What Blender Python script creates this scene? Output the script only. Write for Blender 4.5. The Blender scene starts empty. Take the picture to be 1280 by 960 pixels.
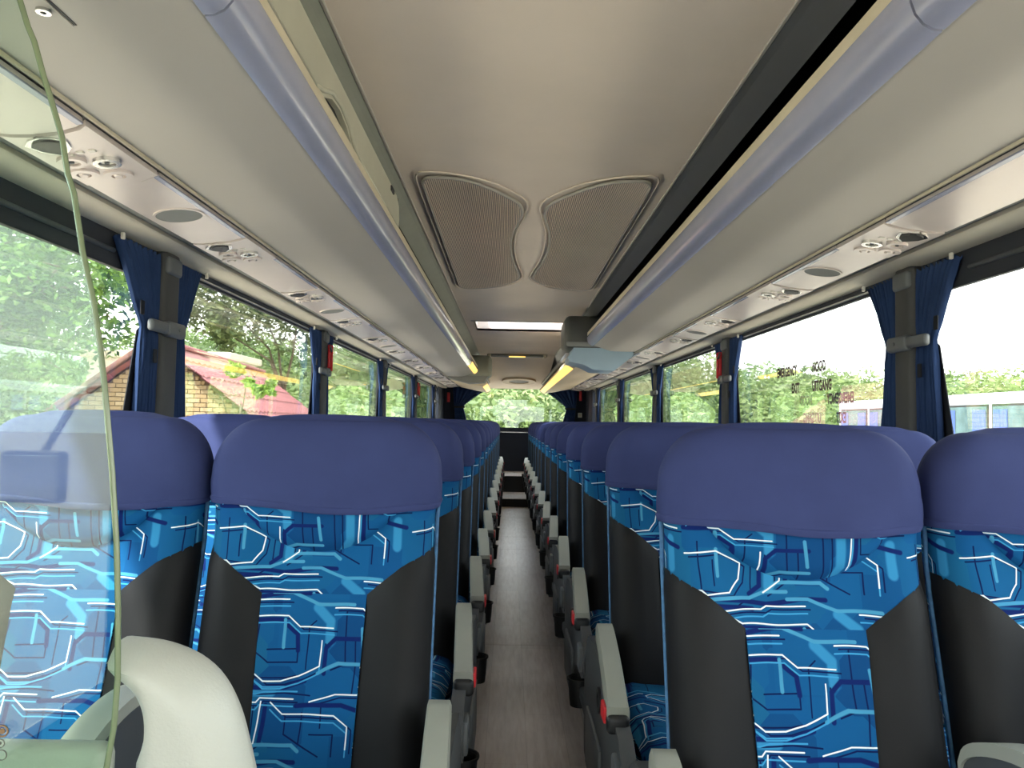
import bpy, bmesh, math, random
from mathutils import Vector, Matrix

random.seed(7)
S = bpy.context.scene
COL = S.collection

# ------------------------------------------------------------------ camera
CAM = Vector((-0.085, 0.0, 1.2))
F_PX = 961.0


def camera_matrix():
    th = 0.019                                  # roll
    x0, y0 = -2.1, -47.06                       # vanishing point of +y in px from the centre
    yaw, pit = math.atan(-x0 / F_PX), math.atan(-y0 / F_PX)
    fwd = Vector((math.sin(yaw) * math.cos(pit), math.cos(yaw) * math.cos(pit), math.sin(pit)))
    r0 = fwd.cross(Vector((0, 0, 1))).normalized()
    u0 = r0.cross(fwd).normalized()
    c, s = math.cos(th), math.sin(th)
    r = r0 * c + u0 * s
    u = u0 * c - r0 * s
    m = Matrix((r, u, -fwd)).transposed().to_4x4()
    m.translation = CAM
    return m


cam_data = bpy.data.cameras.new('camera')
cam_data.sensor_width = 36.0
cam_data.lens = 36.0 * F_PX / 1280.0
cam_data.clip_start = 0.02
cam_data.clip_end = 2000
cam = bpy.data.objects.new('camera', cam_data)
cam.matrix_world = camera_matrix()
COL.objects.link(cam)
S.camera = cam

# ------------------------------------------------------------------ sky, sun, exposure
W = bpy.data.worlds.new('sky')
S.world = W
W.use_nodes = True
wn = W.node_tree
bg = wn.nodes['Background']
wtc = wn.nodes.new('ShaderNodeTexCoord')
wsep = wn.nodes.new('ShaderNodeSeparateXYZ')
wramp = wn.nodes.new('ShaderNodeValToRGB')
wramp.color_ramp.elements[0].position = 0.0
wramp.color_ramp.elements[0].color = (1.0, 0.985, 0.97, 1)
wramp.color_ramp.elements[1].position = 0.8
wramp.color_ramp.elements[1].color = (0.78, 0.87, 1.0, 1)
wn.links.new(wtc.outputs['Generated'], wsep.inputs[0])
wn.links.new(wsep.outputs['Z'], wramp.inputs[0])
wn.links.new(wramp.outputs[0], bg.inputs[0])
bg.inputs[1].default_value = 2.6
sun_d = bpy.data.lights.new('sun', 'SUN')
sun_d.energy = 8.0
sun_d.angle = math.radians(3)
sun_d.color = (1.0, 0.94, 0.87)
sun = bpy.data.objects.new('sun', sun_d)
sun.rotation_euler = (math.radians(26), math.radians(-30), 0)   # high sun, from the front on the house side
COL.objects.link(sun)
S.view_settings.view_transform = 'Standard'
S.view_settings.look = 'None'
S.view_settings.gamma = 1.0
S.view_settings.use_curve_mapping = False
S.view_settings.exposure = 1.3


# ------------------------------------------------------------------ materials
def lin(c):
    return tuple((x / 255.0 / 12.92) if x / 255.0 <= 0.04045 else ((x / 255.0 + 0.055) / 1.055) ** 2.4 for x in c)


def rgba(c):
    return (*lin(c), 1.0)


class NT:
    """small node-tree builder"""

    def __init__(self, name):
        self.m = bpy.data.materials.new(name)
        self.m.use_nodes = True
        self.t = self.m.node_tree
        self.b = self.t.nodes['Principled BSDF']
        self.out = self.t.nodes['Material Output']

    def n(self, typ, **kw):
        nd = self.t.nodes.new('ShaderNode' + typ)
        for k, v in kw.items():
            setattr(nd, k, v)
        return nd

    def l(self, a, b):
        self.t.links.new(a, b)

    def math(self, op, a, b=None, clamp=False):
        nd = self.n('Math', operation=op, use_clamp=clamp)
        for i, v in enumerate((a, b)):
            if v is None:
                continue
            if isinstance(v, (int, float)):
                nd.inputs[i].default_value = v
            else:
                self.l(v, nd.inputs[i])
        return nd.outputs[0]

    def mix(self, fac, a, b):
        nd = self.n('Mix', data_type='RGBA')
        for k, v in ((0, fac), (6, a), (7, b)):
            if isinstance(v, (tuple, float, int)):
                nd.inputs[k].default_value = v
            else:
                self.l(v, nd.inputs[k])
        return nd.outputs[2]

    def noise(self, scale, detail=3.0, rough=0.55, vec=None, stretch=None):
        tc = self.n('TexCoord')
        src = tc.outputs['Object'] if vec is None else vec
        if stretch:
            mp = self.n('Mapping')
            mp.inputs['Scale'].default_value = stretch
            self.l(src, mp.inputs[0])
            src = mp.outputs[0]
        nz = self.n('TexNoise')
        nz.inputs['Scale'].default_value = scale
        nz.inputs['Detail'].default_value = detail
        nz.inputs['Roughness'].default_value = rough
        self.l(src, nz.inputs['Vector'])
        return nz

    def ramp(self, fac, stops):
        r = self.n('ValToRGB')
        e = r.color_ramp.elements
        e[0].position, e[0].color = stops[0]
        e[1].position, e[1].color = stops[-1]
        for p, c in stops[1:-1]:
            x = e.new(p)
            x.color = c
        self.l(fac, r.inputs[0])
        return r.outputs[0]

    def bump(self, h, strength=0.2, dist=0.01):
        bp = self.n('Bump')
        bp.inputs['Strength'].default_value = strength
        bp.inputs['Distance'].default_value = dist
        self.l(h, bp.inputs['Height'])
        self.l(bp.outputs[0], self.b.inputs['Normal'])


def simple(name, col, rough=0.5, metal=0.0, var=0.06, vscale=6.0, grain=0.0, gscale=400.0, coat=0.0, spec=0.5):
    k = NT(name)
    c = lin(col)
    nz = k.noise(vscale, 4.0)
    a = tuple(x * (1 - var) for x in c) + (1,)
    b = tuple(min(1, x * (1 + var)) for x in c) + (1,)
    k.l(k.ramp(nz.outputs['Fac'], [(0.3, a), (0.7, b)]), k.b.inputs['Base Color'])
    k.b.inputs['Roughness'].default_value = rough
    k.b.inputs['Metallic'].default_value = metal
    k.b.inputs['Coat Weight'].default_value = coat
    k.b.inputs['Specular IOR Level'].default_value = spec
    if grain:
        g = k.noise(gscale, 2.0)
        k.bump(g.outputs['Fac'], grain, 0.002)
    return k.m


def glass(name, tint, refl, power=3.0, rough=0.0):
    k = NT(name)
    k.t.nodes.remove(k.b)
    tr = k.n('BsdfTransparent')
    tr.inputs[0].default_value = (*tint, 1)
    gl = k.n('BsdfGlossy')
    gl.inputs['Roughness'].default_value = rough
    gl.inputs['Color'].default_value = (0.95, 1.0, 0.98, 1)
    lw = k.n('LayerWeight')
    lw.inputs[0].default_value = 0.5
    pw = k.math('POWER', lw.outputs['Facing'], power)
    f = k.math('MULTIPLY_ADD', pw, 1.0 - refl)
    f.node.inputs[2].default_value = refl
    mx = k.n('MixShader')
    k.l(f, mx.inputs[0])
    k.l(tr.outputs[0], mx.inputs[1])
    k.l(gl.outputs[0], mx.inputs[2])
    k.l(mx.outputs[0], k.out.inputs[0])
    return k.m


def lamp_mat(name, col, strength):
    k = NT(name)
    nz = k.noise(3.0)
    c = lin(col)
    k.l(k.ramp(nz.outputs['Fac'], [(0.3, (*[x * .9 for x in c], 1)), (0.7, (*c, 1))]), k.b.inputs['Emission Color'])
    k.b.inputs['Emission Strength'].default_value = strength
    k.b.inputs['Base Color'].default_value = (*c, 1)
    return k.m


# ---- seat fabric: angular printed lines in a repeating tile (segment distance fields)
def fabric_material():
    k = NT('patterned_fabric')
    TW, TH, X0, Y0 = 640.0, 475.0, 210.0, 548.0
    uvn = k.n('UVMap')
    uvn.uv_map = 'UVMap'
    wob = k.noise(9.0, 1.0, vec=uvn.outputs[0])
    wsub = k.n('VectorMath', operation='SUBTRACT')
    k.l(wob.outputs['Color'], wsub.inputs[0])
    wsub.inputs[1].default_value = (0.5, 0.5, 0.5)
    wsc = k.n('VectorMath', operation='MULTIPLY_ADD')
    k.l(wsub.outputs[0], wsc.inputs[0])
    wsc.inputs[1].default_value = (0.012, 0.012, 0.0)
    k.l(uvn.outputs[0], wsc.inputs[2])
    sc = k.n('VectorMath', operation='MULTIPLY')
    k.l(wsc.outputs[0], sc.inputs[0])
    U = 1000.0 / 616.0            # metres -> tile drawing units (thousands)
    sc.inputs[1].default_value = (U * 1000 / TW, -U * 1000 / TH, 0)
    fr = k.n('VectorMath', operation='FRACTION')
    k.l(sc.outputs[0], fr.inputs[0])
    back = k.n('VectorMath', operation='MULTIPLY')
    k.l(fr.outputs[0], back.inputs[0])
    back.inputs[1].default_value = (TW / 100, TH / 100, 0)
    P = back.outputs[0]
    groups = {
        'white': (1.9, [
            [(550, 580), (440, 580), (425, 590), (295, 592), (285, 605), (275, 770), (215, 815)],
            [(315, 600), (365, 628), (550, 628), (590, 660), (700, 660)],
            [(335, 800), (240, 808)],
            [(665, 700), (665, 770), (600, 800), (545, 815), (490, 815), (460, 793), (370, 793), (342, 820), (345, 832), (415, 873),
             (475, 873), (485, 860), (590, 862)],
            [(490, 870), (483, 985), (435, 1018)],
            [(520, 872), (560, 903), (720, 905), (760, 935), (760, 1000)],
            [(210, 915), (300, 905), (368, 942), (364, 985), (335, 1021), (265, 1023), (250, 1010), (215, 1010)],
            [(700, 600), (790, 600), (815, 622)],
            [(640, 870), (720, 845), (830, 845)],
        ]),
        'pale': (4.8, [
            [(205, 815), (275, 768), (390, 768), (420, 790)],
            [(435, 1018), (475, 990), (600, 990), (620, 1005)],
            [(500, 560), (560, 560), (640, 590), (760, 590)],
            [(660, 790), (720, 760), (800, 760)],
            [(300, 900), (303, 975)],
            [(540, 640), (545, 720)],
            [(790, 660), (795, 740)],
            [(240, 560), (395, 560), (440, 540), (500, 540)],
        ]),
        'band': (14.0, [
            [(250, 610), (250, 740), (225, 790)],
            [(452, 880), (452, 1000)],
            [(640, 600), (690, 640), (690, 700)],
            [(800, 880), (800, 960)],
            [(350, 840), (520, 842)],
        ]),
        'navy': (6.5, [
            [(235, 640), (530, 640), (585, 682), (590, 730)],
            [(210, 840), (345, 845), (400, 882), (440, 882)],
            [(440, 832), (560, 832), (620, 812)],
            [(330, 884), (425, 910), (425, 1000), (395, 1023)],
            [(250, 555), (440, 575), (540, 560), (610, 560)],
            [(505, 880), (500, 980)],
            [(600, 880), (740, 875), (830, 900)],
            [(300, 605), (292, 760)],
            [(680, 790), (680, 720), (710, 690), (800, 690)],
            [(215, 570), (400, 590)],
        ]),
        'line': (2.2, [
            [(375, 650), (365, 762)],
            [(465, 650), (458, 730), (500, 762), (590, 762)],
            [(495, 725), (590, 725), (590, 762)],
            [(225, 640), (225, 800)],
            [(310, 640), (310, 700), (340, 700)],
            [(250, 880), (250, 1010), (310, 1023)],
            [(290, 930), (290, 1000)],
            [(400, 905), (400, 1010)],
            [(570, 910), (570, 960), (680, 1020)],
            [(620, 900), (620, 985)],
            [(640, 640), (620, 660), (620, 780)],
            [(740, 610), (740, 760), (700, 780)],
            [(770, 690), (770, 840)],
            [(840, 620), (840, 800)],
            [(650, 960), (720, 960), (720, 1020)],
            [(470, 885), (470, 990)],
            [(360, 580), (400, 560), (420, 548)],
            [(240, 825), (330, 825)],
            [(680, 870), (680, 940)],
        ]),
    }
    groups['line'][1].extend([[(x + 13, y + 9) for x, y in ln] for ln in groups['white'][1]])
    groups['line'][1].append([(330, 806), (560, 806), (590, 800)])
    groups['line'][1].append([(360, 856), (560, 846), (640, 852)])
    groups['thin'] = (2.0, [[(x + (4 if k in (0, 1) else 0), y + 20) for x, y in groups['white'][1][k]] for k in (0, 1, 3, 5, 7)]
                      + [[(370, 812), (460, 812), (490, 830), (560, 830)], [(420, 850), (470, 850), (500, 842), (600, 842)]])
    res = {}
    for g, (wd, lines) in groups.items():
        acc = None
        for ln in lines:
            for a, b in zip(ln[:-1], ln[1:]):
                ax, ay, bx, by = (a[0] - X0) / 100, (a[1] - Y0) / 100, (b[0] - X0) / 100, (b[1] - Y0) / 100
                for sx in (-1, 0, 1):
                    for sy in (-1, 0, 1):
                        A = Vector((ax + sx * TW / 100, ay + sy * TH / 100, 0))
                        B = Vector((bx + sx * TW / 100, by + sy * TH / 100, 0))
                        e = wd / 100 + .03
                        if max(A.x, B.x) < -e or min(A.x, B.x) > TW / 100 + e or max(A.y, B.y) < -e or min(A.y, B.y) > TH / 100 + e:
                            continue
                        d = B - A
                        pa = k.n('VectorMath', operation='SUBTRACT')
                        k.l(P, pa.inputs[0])
                        pa.inputs[1].default_value = A
                        dt = k.n('VectorMath', operation='DOT_PRODUCT')
                        k.l(pa.outputs[0], dt.inputs[0])
                        dt.inputs[1].default_value = d / d.length_squared
                        h = k.math('MAXIMUM', k.math('MINIMUM', dt.outputs['Value'], 1.0), 0.0)
                        ma = k.n('VectorMath', operation='SCALE')
                        ma.inputs[0].default_value = d
                        k.l(h, ma.inputs['Scale'])
                        le = k.n('VectorMath', operation='DISTANCE')
                        k.l(pa.outputs[0], le.inputs[0])
                        k.l(ma.outputs[0], le.inputs[1])
                        acc = le.outputs['Value'] if acc is None else k.math('MINIMUM', acc, le.outputs['Value'])
        w = wd / 100
        mr = k.n('MapRange')
        k.l(acc, mr.inputs[0])
        mr.inputs[1].default_value = w * 1.25
        mr.inputs[2].default_value = w * 0.8
        res[g] = mr.outputs[0]
    vor = k.n('TexVoronoi', distance='CHEBYCHEV')
    vor.inputs['Scale'].default_value = 9.0
    k.l(uvn.outputs[0], vor.inputs['Vector'])
    base = k.ramp(vor.outputs['Color'], [(0.2, rgba((12, 66, 116))), (0.5, rgba((16, 82, 134))), (0.85, rgba((22, 90, 132)))])
    c = k.mix(res['band'], base, rgba((50, 130, 178)))
    c = k.mix(res['line'], c, rgba((8, 26, 76)))
    c = k.mix(res['navy'], c, rgba((12, 32, 92)))
    c = k.mix(res['pale'], c, rgba((68, 142, 180)))
    c = k.mix(res['thin'], c, rgba((60, 146, 196)))
    c = k.mix(res['white'], c, rgba((226, 236, 240)))
    k.l(c, k.b.inputs['Base Color'])
    k.b.inputs['Roughness'].default_value = 0.85
    k.b.inputs['Specular IOR Level'].default_value = 0.12
    return k.m


M = {}
M['fabric'] = fabric_material()
M['cover'] = simple('slate_blue_cover', (52, 60, 102), 0.8, spec=.15, var=0.05, vscale=14, grain=0.15, gscale=900)
M['leather'] = simple('charcoal_side_panel', (21, 21, 23), 0.6, spec=.22, var=0.08, vscale=10, grain=0.12, gscale=700)
M['piping'] = simple('pale_blue_piping', (60, 104, 146), 0.7, vscale=60, var=.3)
M['arm'] = simple('grey_armrest_plastic', (150, 152, 141), 0.45, var=0.04)
M['darkplastic'] = simple('dark_grey_plastic', (70, 72, 74), 0.5)
M['midplastic'] = simple('mid_grey_plastic', (92, 95, 97), 0.45)
M['black'] = simple('black_plastic', (22, 23, 25), 0.5)
M['red'] = simple('red_plastic', (200, 40, 48), 0.4)
M['metal'] = simple('brushed_metal', (170, 170, 168), 0.35, metal=0.9)
M['rack'] = simple('rack_grey_moulding', (172, 167, 159), 0.6, var=0.03, vscale=2)
M['ceiling'] = simple('ceiling_textile', (226, 212, 198), 0.85, var=0.04, vscale=2.5, grain=0.1, gscale=350)
M['channel'] = simple('channel_grey', (136, 139, 128), 0.6)
M['bumper'] = simple('satin_blue_grey_rail', (150, 153, 174), 0.25, var=0.04, coat=.3)
M['panel'] = simple('pale_compartment_panel', (176, 175, 158), 0.5)
M['service'] = simple('service_cream_silver', (212, 201, 196), 0.32, var=0.03, metal=.25)
M['cream'] = simple('cream_side_lining', (206, 198, 180), 0.6, var=0.03)
M['groove'] = simple('groove_grey', (120, 122, 120), 0.7)
M['header'] = simple('header_dark', (38, 42, 50), 0.7)
M['pillar'] = simple('pillar_charcoal', (62, 62, 62), 0.65, var=.1, grain=.2)
M['curtain'] = simple('navy_curtain', (40, 59, 96), 0.8, spec=.15, var=0.12, vscale=9, grain=.1)
M['lining'] = simple('black_blind_lining', (14, 17, 26), 0.8)
M['wall'] = simple('wall_carpet_dark', (72, 76, 84), 0.9, grain=.3)
M['back'] = simple('rear_bulkhead_navy', (24, 30, 44), 0.8)
M['glass'] = glass('window_glass', (0.93, 0.96, 0.94), 0.04, 3.5)
M['pglass'] = glass('partition_glass', (0.85, 0.92, 0.87), 0.036, 3.0)
M['gedge'] = simple('green_glass_edge', (112, 124, 96), 0.15, var=.02)
M['skylight'] = glass('skylight_pane', (0.9, 0.93, 0.95), 0.05)
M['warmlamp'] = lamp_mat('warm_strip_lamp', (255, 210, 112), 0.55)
M['tan'] = simple('rear_rack_tan', (196, 178, 150), 0.6)
M['moulded'] = simple('partition_moulding_grey', (176, 178, 170), 0.4, var=.05, vscale=9, grain=.25, gscale=260)
M['podblue'] = simple('pod_shell_blue_grey', (138, 160, 176), 0.4)
M['podgrey'] = simple('pod_shell_charcoal', (66, 68, 64), 0.5)
M['chrome'] = simple('chrome_ring', (200, 200, 198), 0.2, metal=1.0)
M['lens'] = simple('lamp_lens', (210, 205, 195), 0.15)
M['sticker'] = simple('lettering_pink_grey', (84, 60, 62), 0.6)
M['etch'] = simple('etched_brown_marking', (120, 92, 62), 0.6)
M['etchgrey'] = simple('etched_grey_marking', (86, 84, 78), 0.6)
M['trimcream'] = simple('nosing_cream', (196, 186, 162), 0.4)


def floor_material():
    k = NT('wood_look_vinyl')
    nz = k.noise(5.0, 8.0, 0.65, stretch=(9, 1.0, 1))
    n2 = k.noise(1.4, 3.0)
    f = k.math('ADD', k.math('MULTIPLY', nz.outputs['Fac'], .7), k.math('MULTIPLY', n2.outputs['Fac'], .3))
    c = k.ramp(f, [(0.32, rgba((202, 188, 180))), (0.5, rgba((226, 214, 207))), (0.7, rgba((243, 236, 231)))])
    tc = k.n('TexCoord')
    br = k.n('TexBrick')
    br.offset = 0.5
    mp = k.n('Mapping')
    mp.inputs['Rotation'].default_value = (0, 0, math.pi / 2)
    k.l(tc.outputs['Object'], mp.inputs[0])
    k.l(mp.outputs[0], br.inputs['Vector'])
    br.inputs['Scale'].default_value = 1.0
    br.inputs['Mortar Size'].default_value = 0.0012
    br.inputs['Brick Width'].default_value = 0.92
    br.inputs['Row Height'].default_value = 0.15
    br.inputs['Color1'].default_value = (0.92, 0.92, 0.92, 1)
    br.inputs['Color2'].default_value = (1.06, 1.05, 1.04, 1)
    br.inputs['Mortar'].default_value = (0.8, 0.78, 0.76, 1)
    mx = k.n('Mix', data_type='RGBA', blend_type='MULTIPLY')
    mx.inputs[0].default_value = 1.0
    k.l(c, mx.inputs[6])
    k.l(br.outputs[0], mx.inputs[7])
    k.l(mx.outputs[2], k.b.inputs['Base Color'])
    k.b.inputs['Roughness'].default_value = 0.36
    k.bump(nz.outputs['Fac'], 0.06, 0.004)
    return k.m


M['floor'] = floor_material()


def leaf_material(name, a, b, c):
    k = NT(name)
    oi = k.n('Attribute')
    oi.attribute_name = 'tone'
    col = k.ramp(oi.outputs['Fac'], [(0.0, rgba(a)), (0.5, rgba(b)), (1.0, rgba(c))])
    k.l(col, k.b.inputs['Base Color'])
    k.b.inputs['Roughness'].default_value = 0.6
    tl = k.n('BsdfTranslucent')
    k.l(col, tl.inputs[0])
    mx = k.n('MixShader')
    mx.inputs[0].default_value = 0.4
    k.l(k.b.outputs[0], mx.inputs[1])
    k.l(tl.outputs[0], mx.inputs[2])
    k.l(mx.outputs[0], k.out.inputs[0])
    return k.m


M['leaf'] = leaf_material('fresh_leaves', (40, 66, 24), (70, 102, 38), (112, 142, 62))
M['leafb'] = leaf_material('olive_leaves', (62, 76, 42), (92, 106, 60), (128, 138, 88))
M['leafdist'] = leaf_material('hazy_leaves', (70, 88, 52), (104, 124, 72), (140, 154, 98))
M['leafbright'] = leaf_material('bright_sapling_leaves', (104, 136, 48), (144, 176, 72), (182, 206, 108))
M['bark'] = simple('bark', (104, 90, 74), 0.9, var=.3, vscale=20, grain=.5, gscale=60)
M['brick'] = simple('yellow_face_brick', (166, 142, 106), 0.85, var=.12, vscale=2.5)
M['brickb'] = simple('sandy_face_brick', (178, 156, 122), 0.85, var=.1, vscale=2.5)
M['mortar'] = simple('brown_mortar', (112, 94, 72), 0.95)
M['roofred'] = simple('red_roof_sheet', (142, 80, 78), 0.7, var=.12, vscale=3)
M['rooftile'] = simple('brown_ridge_tile', (112, 78, 68), 0.8, var=.2)
M['busbody'] = simple('pale_bus_body', (150, 158, 160), 0.4)
M['busglass'] = simple('bus_window_glass', (84, 104, 108), 0.12, var=.35, vscale=2.2)
M['buscurtain'] = simple('blue_bus_curtain', (58, 82, 150), 0.8)
M['tyre'] = simple('tyre_rubber', (30, 30, 32), 0.85)


def ground_material():
    k = NT('concrete_pavement')
    n1 = k.noise(0.8, 6.0)
    n2 = k.noise(14, 4.0)
    f = k.math('ADD', k.math('MULTIPLY', n1.outputs['Fac'], .6), k.math('MULTIPLY', n2.outputs['Fac'], .4))
    k.l(k.ramp(f, [(0.3, rgba((154, 144, 128))), (0.7, rgba((200, 188, 170)))]), k.b.inputs['Base Color'])
    k.b.inputs['Roughness'].default_value = 0.9
    return k.m


M['ground'] = ground_material()
k_ = NT('grassy_hill')
n_ = k_.noise(0.15, 6.0)
k_.l(k_.ramp(n_.outputs['Fac'], [(0.3, rgba((76, 92, 52))), (0.7, rgba((118, 124, 78)))]), k_.b.inputs['Base Color'])
k_.b.inputs['Roughness'].default_value = 0.95
M['hill'] = k_.m
M['added_lawn'] = simple('dry_lawn', (122, 116, 84), 0.95, var=.3, vscale=1.2)


# ------------------------------------------------------------------ mesh helpers
class MB:
    def __init__(self):
        self.v, self.f, self.uv = [], [], {}

    def vert(self, p):
        self.v.append(tuple(p))
        return len(self.v) - 1

    def add(self, verts, faces):
        o = len(self.v)
        self.v += [tuple(p) for p in verts]
        self.f += [tuple(i + o for i in f) for f in faces]
        return self

    def box(self, x0, x1, y0, y1, z0, z1):
        p = [(x, y, z) for x in (x0, x1) for y in (y0, y1) for z in (z0, z1)]
        return self.add(p, [(0, 1, 3, 2), (4, 6, 7, 5), (0, 4, 5, 1), (2, 3, 7, 6), (0, 2, 6, 4), (1, 5, 7, 3)])

    def rbox(self, x0, x1, y0, y1, z0, z1, r=0.01, seg=2, mtx=None):
        bm = bmesh.new()
        bmesh.ops.create_cube(bm, size=1)
        for v in bm.verts:
            v.co = Vector(((x0 + x1) / 2 + v.co.x * (x1 - x0), (y0 + y1) / 2 + v.co.y * (y1 - y0), (z0 + z1) / 2 + v.co.z * (z1 - z0)))
        bmesh.ops.bevel(bm, geom=bm.edges[:], offset=r, segments=seg, profile=0.5, affect='EDGES')
        if mtx:
            bm.transform(mtx)
        return self.frombm(bm)

    def frombm(self, bm):
        bm.verts.ensure_lookup_table()
        bm.verts.index_update()
        self.add([v.co[:] for v in bm.verts], [tuple(v.index for v in f.verts) for f in bm.faces])
        bm.free()
        return self

    def prism(self, poly, axis, a, b):
        """closed 2-D polygon (list of pairs) extruded along axis between a and b"""
        n = len(poly)

        def P(q, t):
            return {'x': (t, q[0], q[1]), 'y': (q[0], t, q[1]), 'z': (q[0], q[1], t)}[axis]
        vs = [P(q, a) for q in poly] + [P(q, b) for q in poly]
        fs = [(i, (i + 1) % n, n + (i + 1) % n, n + i) for i in range(n)]
        fs += [tuple(range(n))[::-1], tuple(range(n, 2 * n))]
        return self.add(vs, fs)

    def strip(self, prof, y0, y1, th, ny=1):
        """open profile in x,z swept along y, given thickness th upwards"""
        up = [(x, z + th) for x, z in prof[::-1]]
        return self.prism(prof + up, 'y', y0, y1)

    def disc(self, c, r, h, ax=2, n=18, r2=None, ex=1.0):
        """short cylinder along axis index ax, centred on its base c"""
        r2 = r if r2 is None else r2
        vs, fs = [], []
        for j, (rr, t) in enumerate(((r, 0), (r2, h))):
            for i in range(n):
                a = 2 * math.pi * i / n
                q = [rr * math.cos(a) * ex, rr * math.sin(a)]
                p = [0, 0, 0]
                p[(ax + 1) % 3], p[(ax + 2) % 3], p[ax] = q[0], q[1], t
                vs.append((c[0] + p[0], c[1] + p[1], c[2] + p[2]))
        fs = [(i, (i + 1) % n, n + (i + 1) % n, n + i) for i in range(n)] + [tuple(range(n))[::-1], tuple(range(n, 2 * n))]
        return self.add(vs, fs)

    def ring(self, c, r0, r1, h, ax=2, n=20):
        vs = []
        for rr, t in ((r0, 0), (r1, 0), (r1, h), (r0, h)):
            for i in range(n):
                a = 2 * math.pi * i / n
                p = [0, 0, 0]
                p[(ax + 1) % 3], p[(ax + 2) % 3], p[ax] = rr * math.cos(a), rr * math.sin(a), t
                vs.append((c[0] + p[0], c[1] + p[1], c[2] + p[2]))
        fs = []
        for j in range(4):
            for i in range(n):
                i2 = (i + 1) % n
                fs.append((j * n + i, j * n + i2, ((j + 1) % 4) * n + i2, ((j + 1) % 4) * n + i))
        return self.add(vs, fs)

    def tube(self, pts, radii, n=8):
        pts = [Vector(p) for p in pts]
        o = len(self.v)
        for i, p in enumerate(pts):
            d = (pts[min(i + 1, len(pts) - 1)] - pts[max(i - 1, 0)]).normalized()
            a = d.cross(Vector((0.31, 0.2, 0.93))).normalized()
            b = d.cross(a)
            r = radii[i] if hasattr(radii, '__len__') else radii
            for j in range(n):
                t = 2 * math.pi * j / n
                self.v.append(tuple(p + a * r * math.cos(t) + b * r * math.sin(t)))
        for i in range(len(pts) - 1):
            for j in range(n):
                j2 = (j + 1) % n
                self.f.append((o + i * n + j, o + i * n + j2, o + (i + 1) * n + j2, o + (i + 1) * n + j))
        self.f.append(tuple(o + j for j in range(n))[::-1])
        self.f.append(tuple(o + (len(pts) - 1) * n + j for j in range(n)))
        return self

    def grid(self, rows, uvs=None, closed=False):
        o = len(self.v)
        n = len(rows[0])
        for r in rows:
            self.v += [tuple(p) for p in r]
        if uvs:
            for i, r in enumerate(uvs):
                for j, q in enumerate(r):
                    self.uv[o + i * n + j] = q
        m = n if closed else n - 1
        for i in range(len(rows) - 1):
            for j in range(m):
                j2 = (j + 1) % n
                self.f.append((o + i * n + j, o + i * n + j2, o + (i + 1) * n + j2, o + (i + 1) * n + j))
        return self

    def build(self, name, mat, parent=None, smooth=False, flip=None, **props):
        me = bpy.data.meshes.new(name)
        me.from_pydata(self.v, [], self.f)
        if self.uv:
            lay = me.uv_layers.new(name='UVMap')
            for lp in me.loops:
                lay.data[lp.index].uv = self.uv.get(lp.vertex_index, (0, 0))
        bm = bmesh.new()
        bm.from_mesh(me)
        bmesh.ops.recalc_face_normals(bm, faces=bm.faces)
        bm.to_mesh(me)
        bm.free()
        me.materials.append(mat)
        if smooth:
            me.polygons.foreach_set('use_smooth', [True] * len(me.polygons))
            if smooth is not True:
                try:
                    me.set_sharp_from_angle(angle=math.radians(smooth))
                except Exception:
                    pass
        return link(name, me, parent, **props)


def link(name, data, parent=None, **props):
    o = bpy.data.objects.new(name, data)
    COL.objects.link(o)
    if parent:
        o.parent = parent
    for k, v in props.items():
        o[k] = v
    return o


def thing(name, label, cat, loc=(0, 0, 0), rz=0.0, group=None):
    o = bpy.data.objects.new(name, None)
    COL.objects.link(o)
    o.empty_display_size = .1
    o.location = loc
    o.rotation_euler = (0, 0, rz)
    o['label'], o['category'] = label, cat
    if group:
        o['group'] = group
    return o


def dup(root, loc, label, group=None, name=None):
    r = root.copy()
    COL.objects.link(r)
    r.location = loc
    r['label'] = label
    if group:
        r['group'] = group
    for ch in [c for c in KIDS(root)]:
        c = ch.copy()
        COL.objects.link(c)
        c.parent = r
        for g in KIDS(ch):
            d = g.copy()
            COL.objects.link(d)
            d.parent = c
    return r


def KIDS(o):
    return [c for c in o.children]


ORD = ['first', 'second', 'third', 'fourth', 'fifth', 'sixth', 'seventh', 'eighth', 'ninth', 'tenth', 'eleventh', 'twelfth',
       'thirteenth', 'fourteenth', 'fifteenth', 'sixteenth']
STR = {'kind': 'structure'}
YF, YB = -2.0, 13.0            # front and rear ends of the saloon

# ------------------------------------------------------------------ floor and lower shell
sub = MB().box(-1.25, 1.25, YF, YB, -0.06, -0.01).build('floor', M['black'], **STR)
ys = [YF, 1.05, 4.2, 7.3, 8.09, 9.7, 10.9]
for a, b in zip(ys[:-1], ys[1:]):
    MB().box(-0.24, 0.24, a + .003, b - .003, -0.01, 0.0).build('floor_panel', M['floor'], sub)
for sx, nm in ((-1, 'floor_platform'), (1, 'floor_platform')):
    pl = MB().box(sx * 0.238, sx * 1.25, .62, YB, -0.01, 0.055).build(nm, M['wall'], **STR)
    MB().rbox(*sorted((sx * 0.232, sx * 0.262)), .62, YB - 1, 0.0, 0.062, .004).build('edge_rail', M['metal'], pl)
    MB().rbox(*sorted((sx * 0.262, sx * 0.285)), .62, YB - 1, 0.05, 0.066, .003).build('rail_insert', M['trimcream'], pl)
st = MB().box(-0.24, 0.24, 10.9, 11.9, -0.01, 0.11).build('floor_step', M['black'], **STR)
MB().box(-0.24, 0.24, 10.89, 11.9, 0.11, 0.118).build('step_tread', M['floor'], st)
st = MB().box(-0.24, 0.24, 11.9, 13.0, -0.01, 0.36).build('floor_step', M['black'], **STR)
MB().box(-0.24, 0.24, 11.89, 13.0, 0.36, 0.368).build('step_tread', M['floor'], st)

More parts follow.
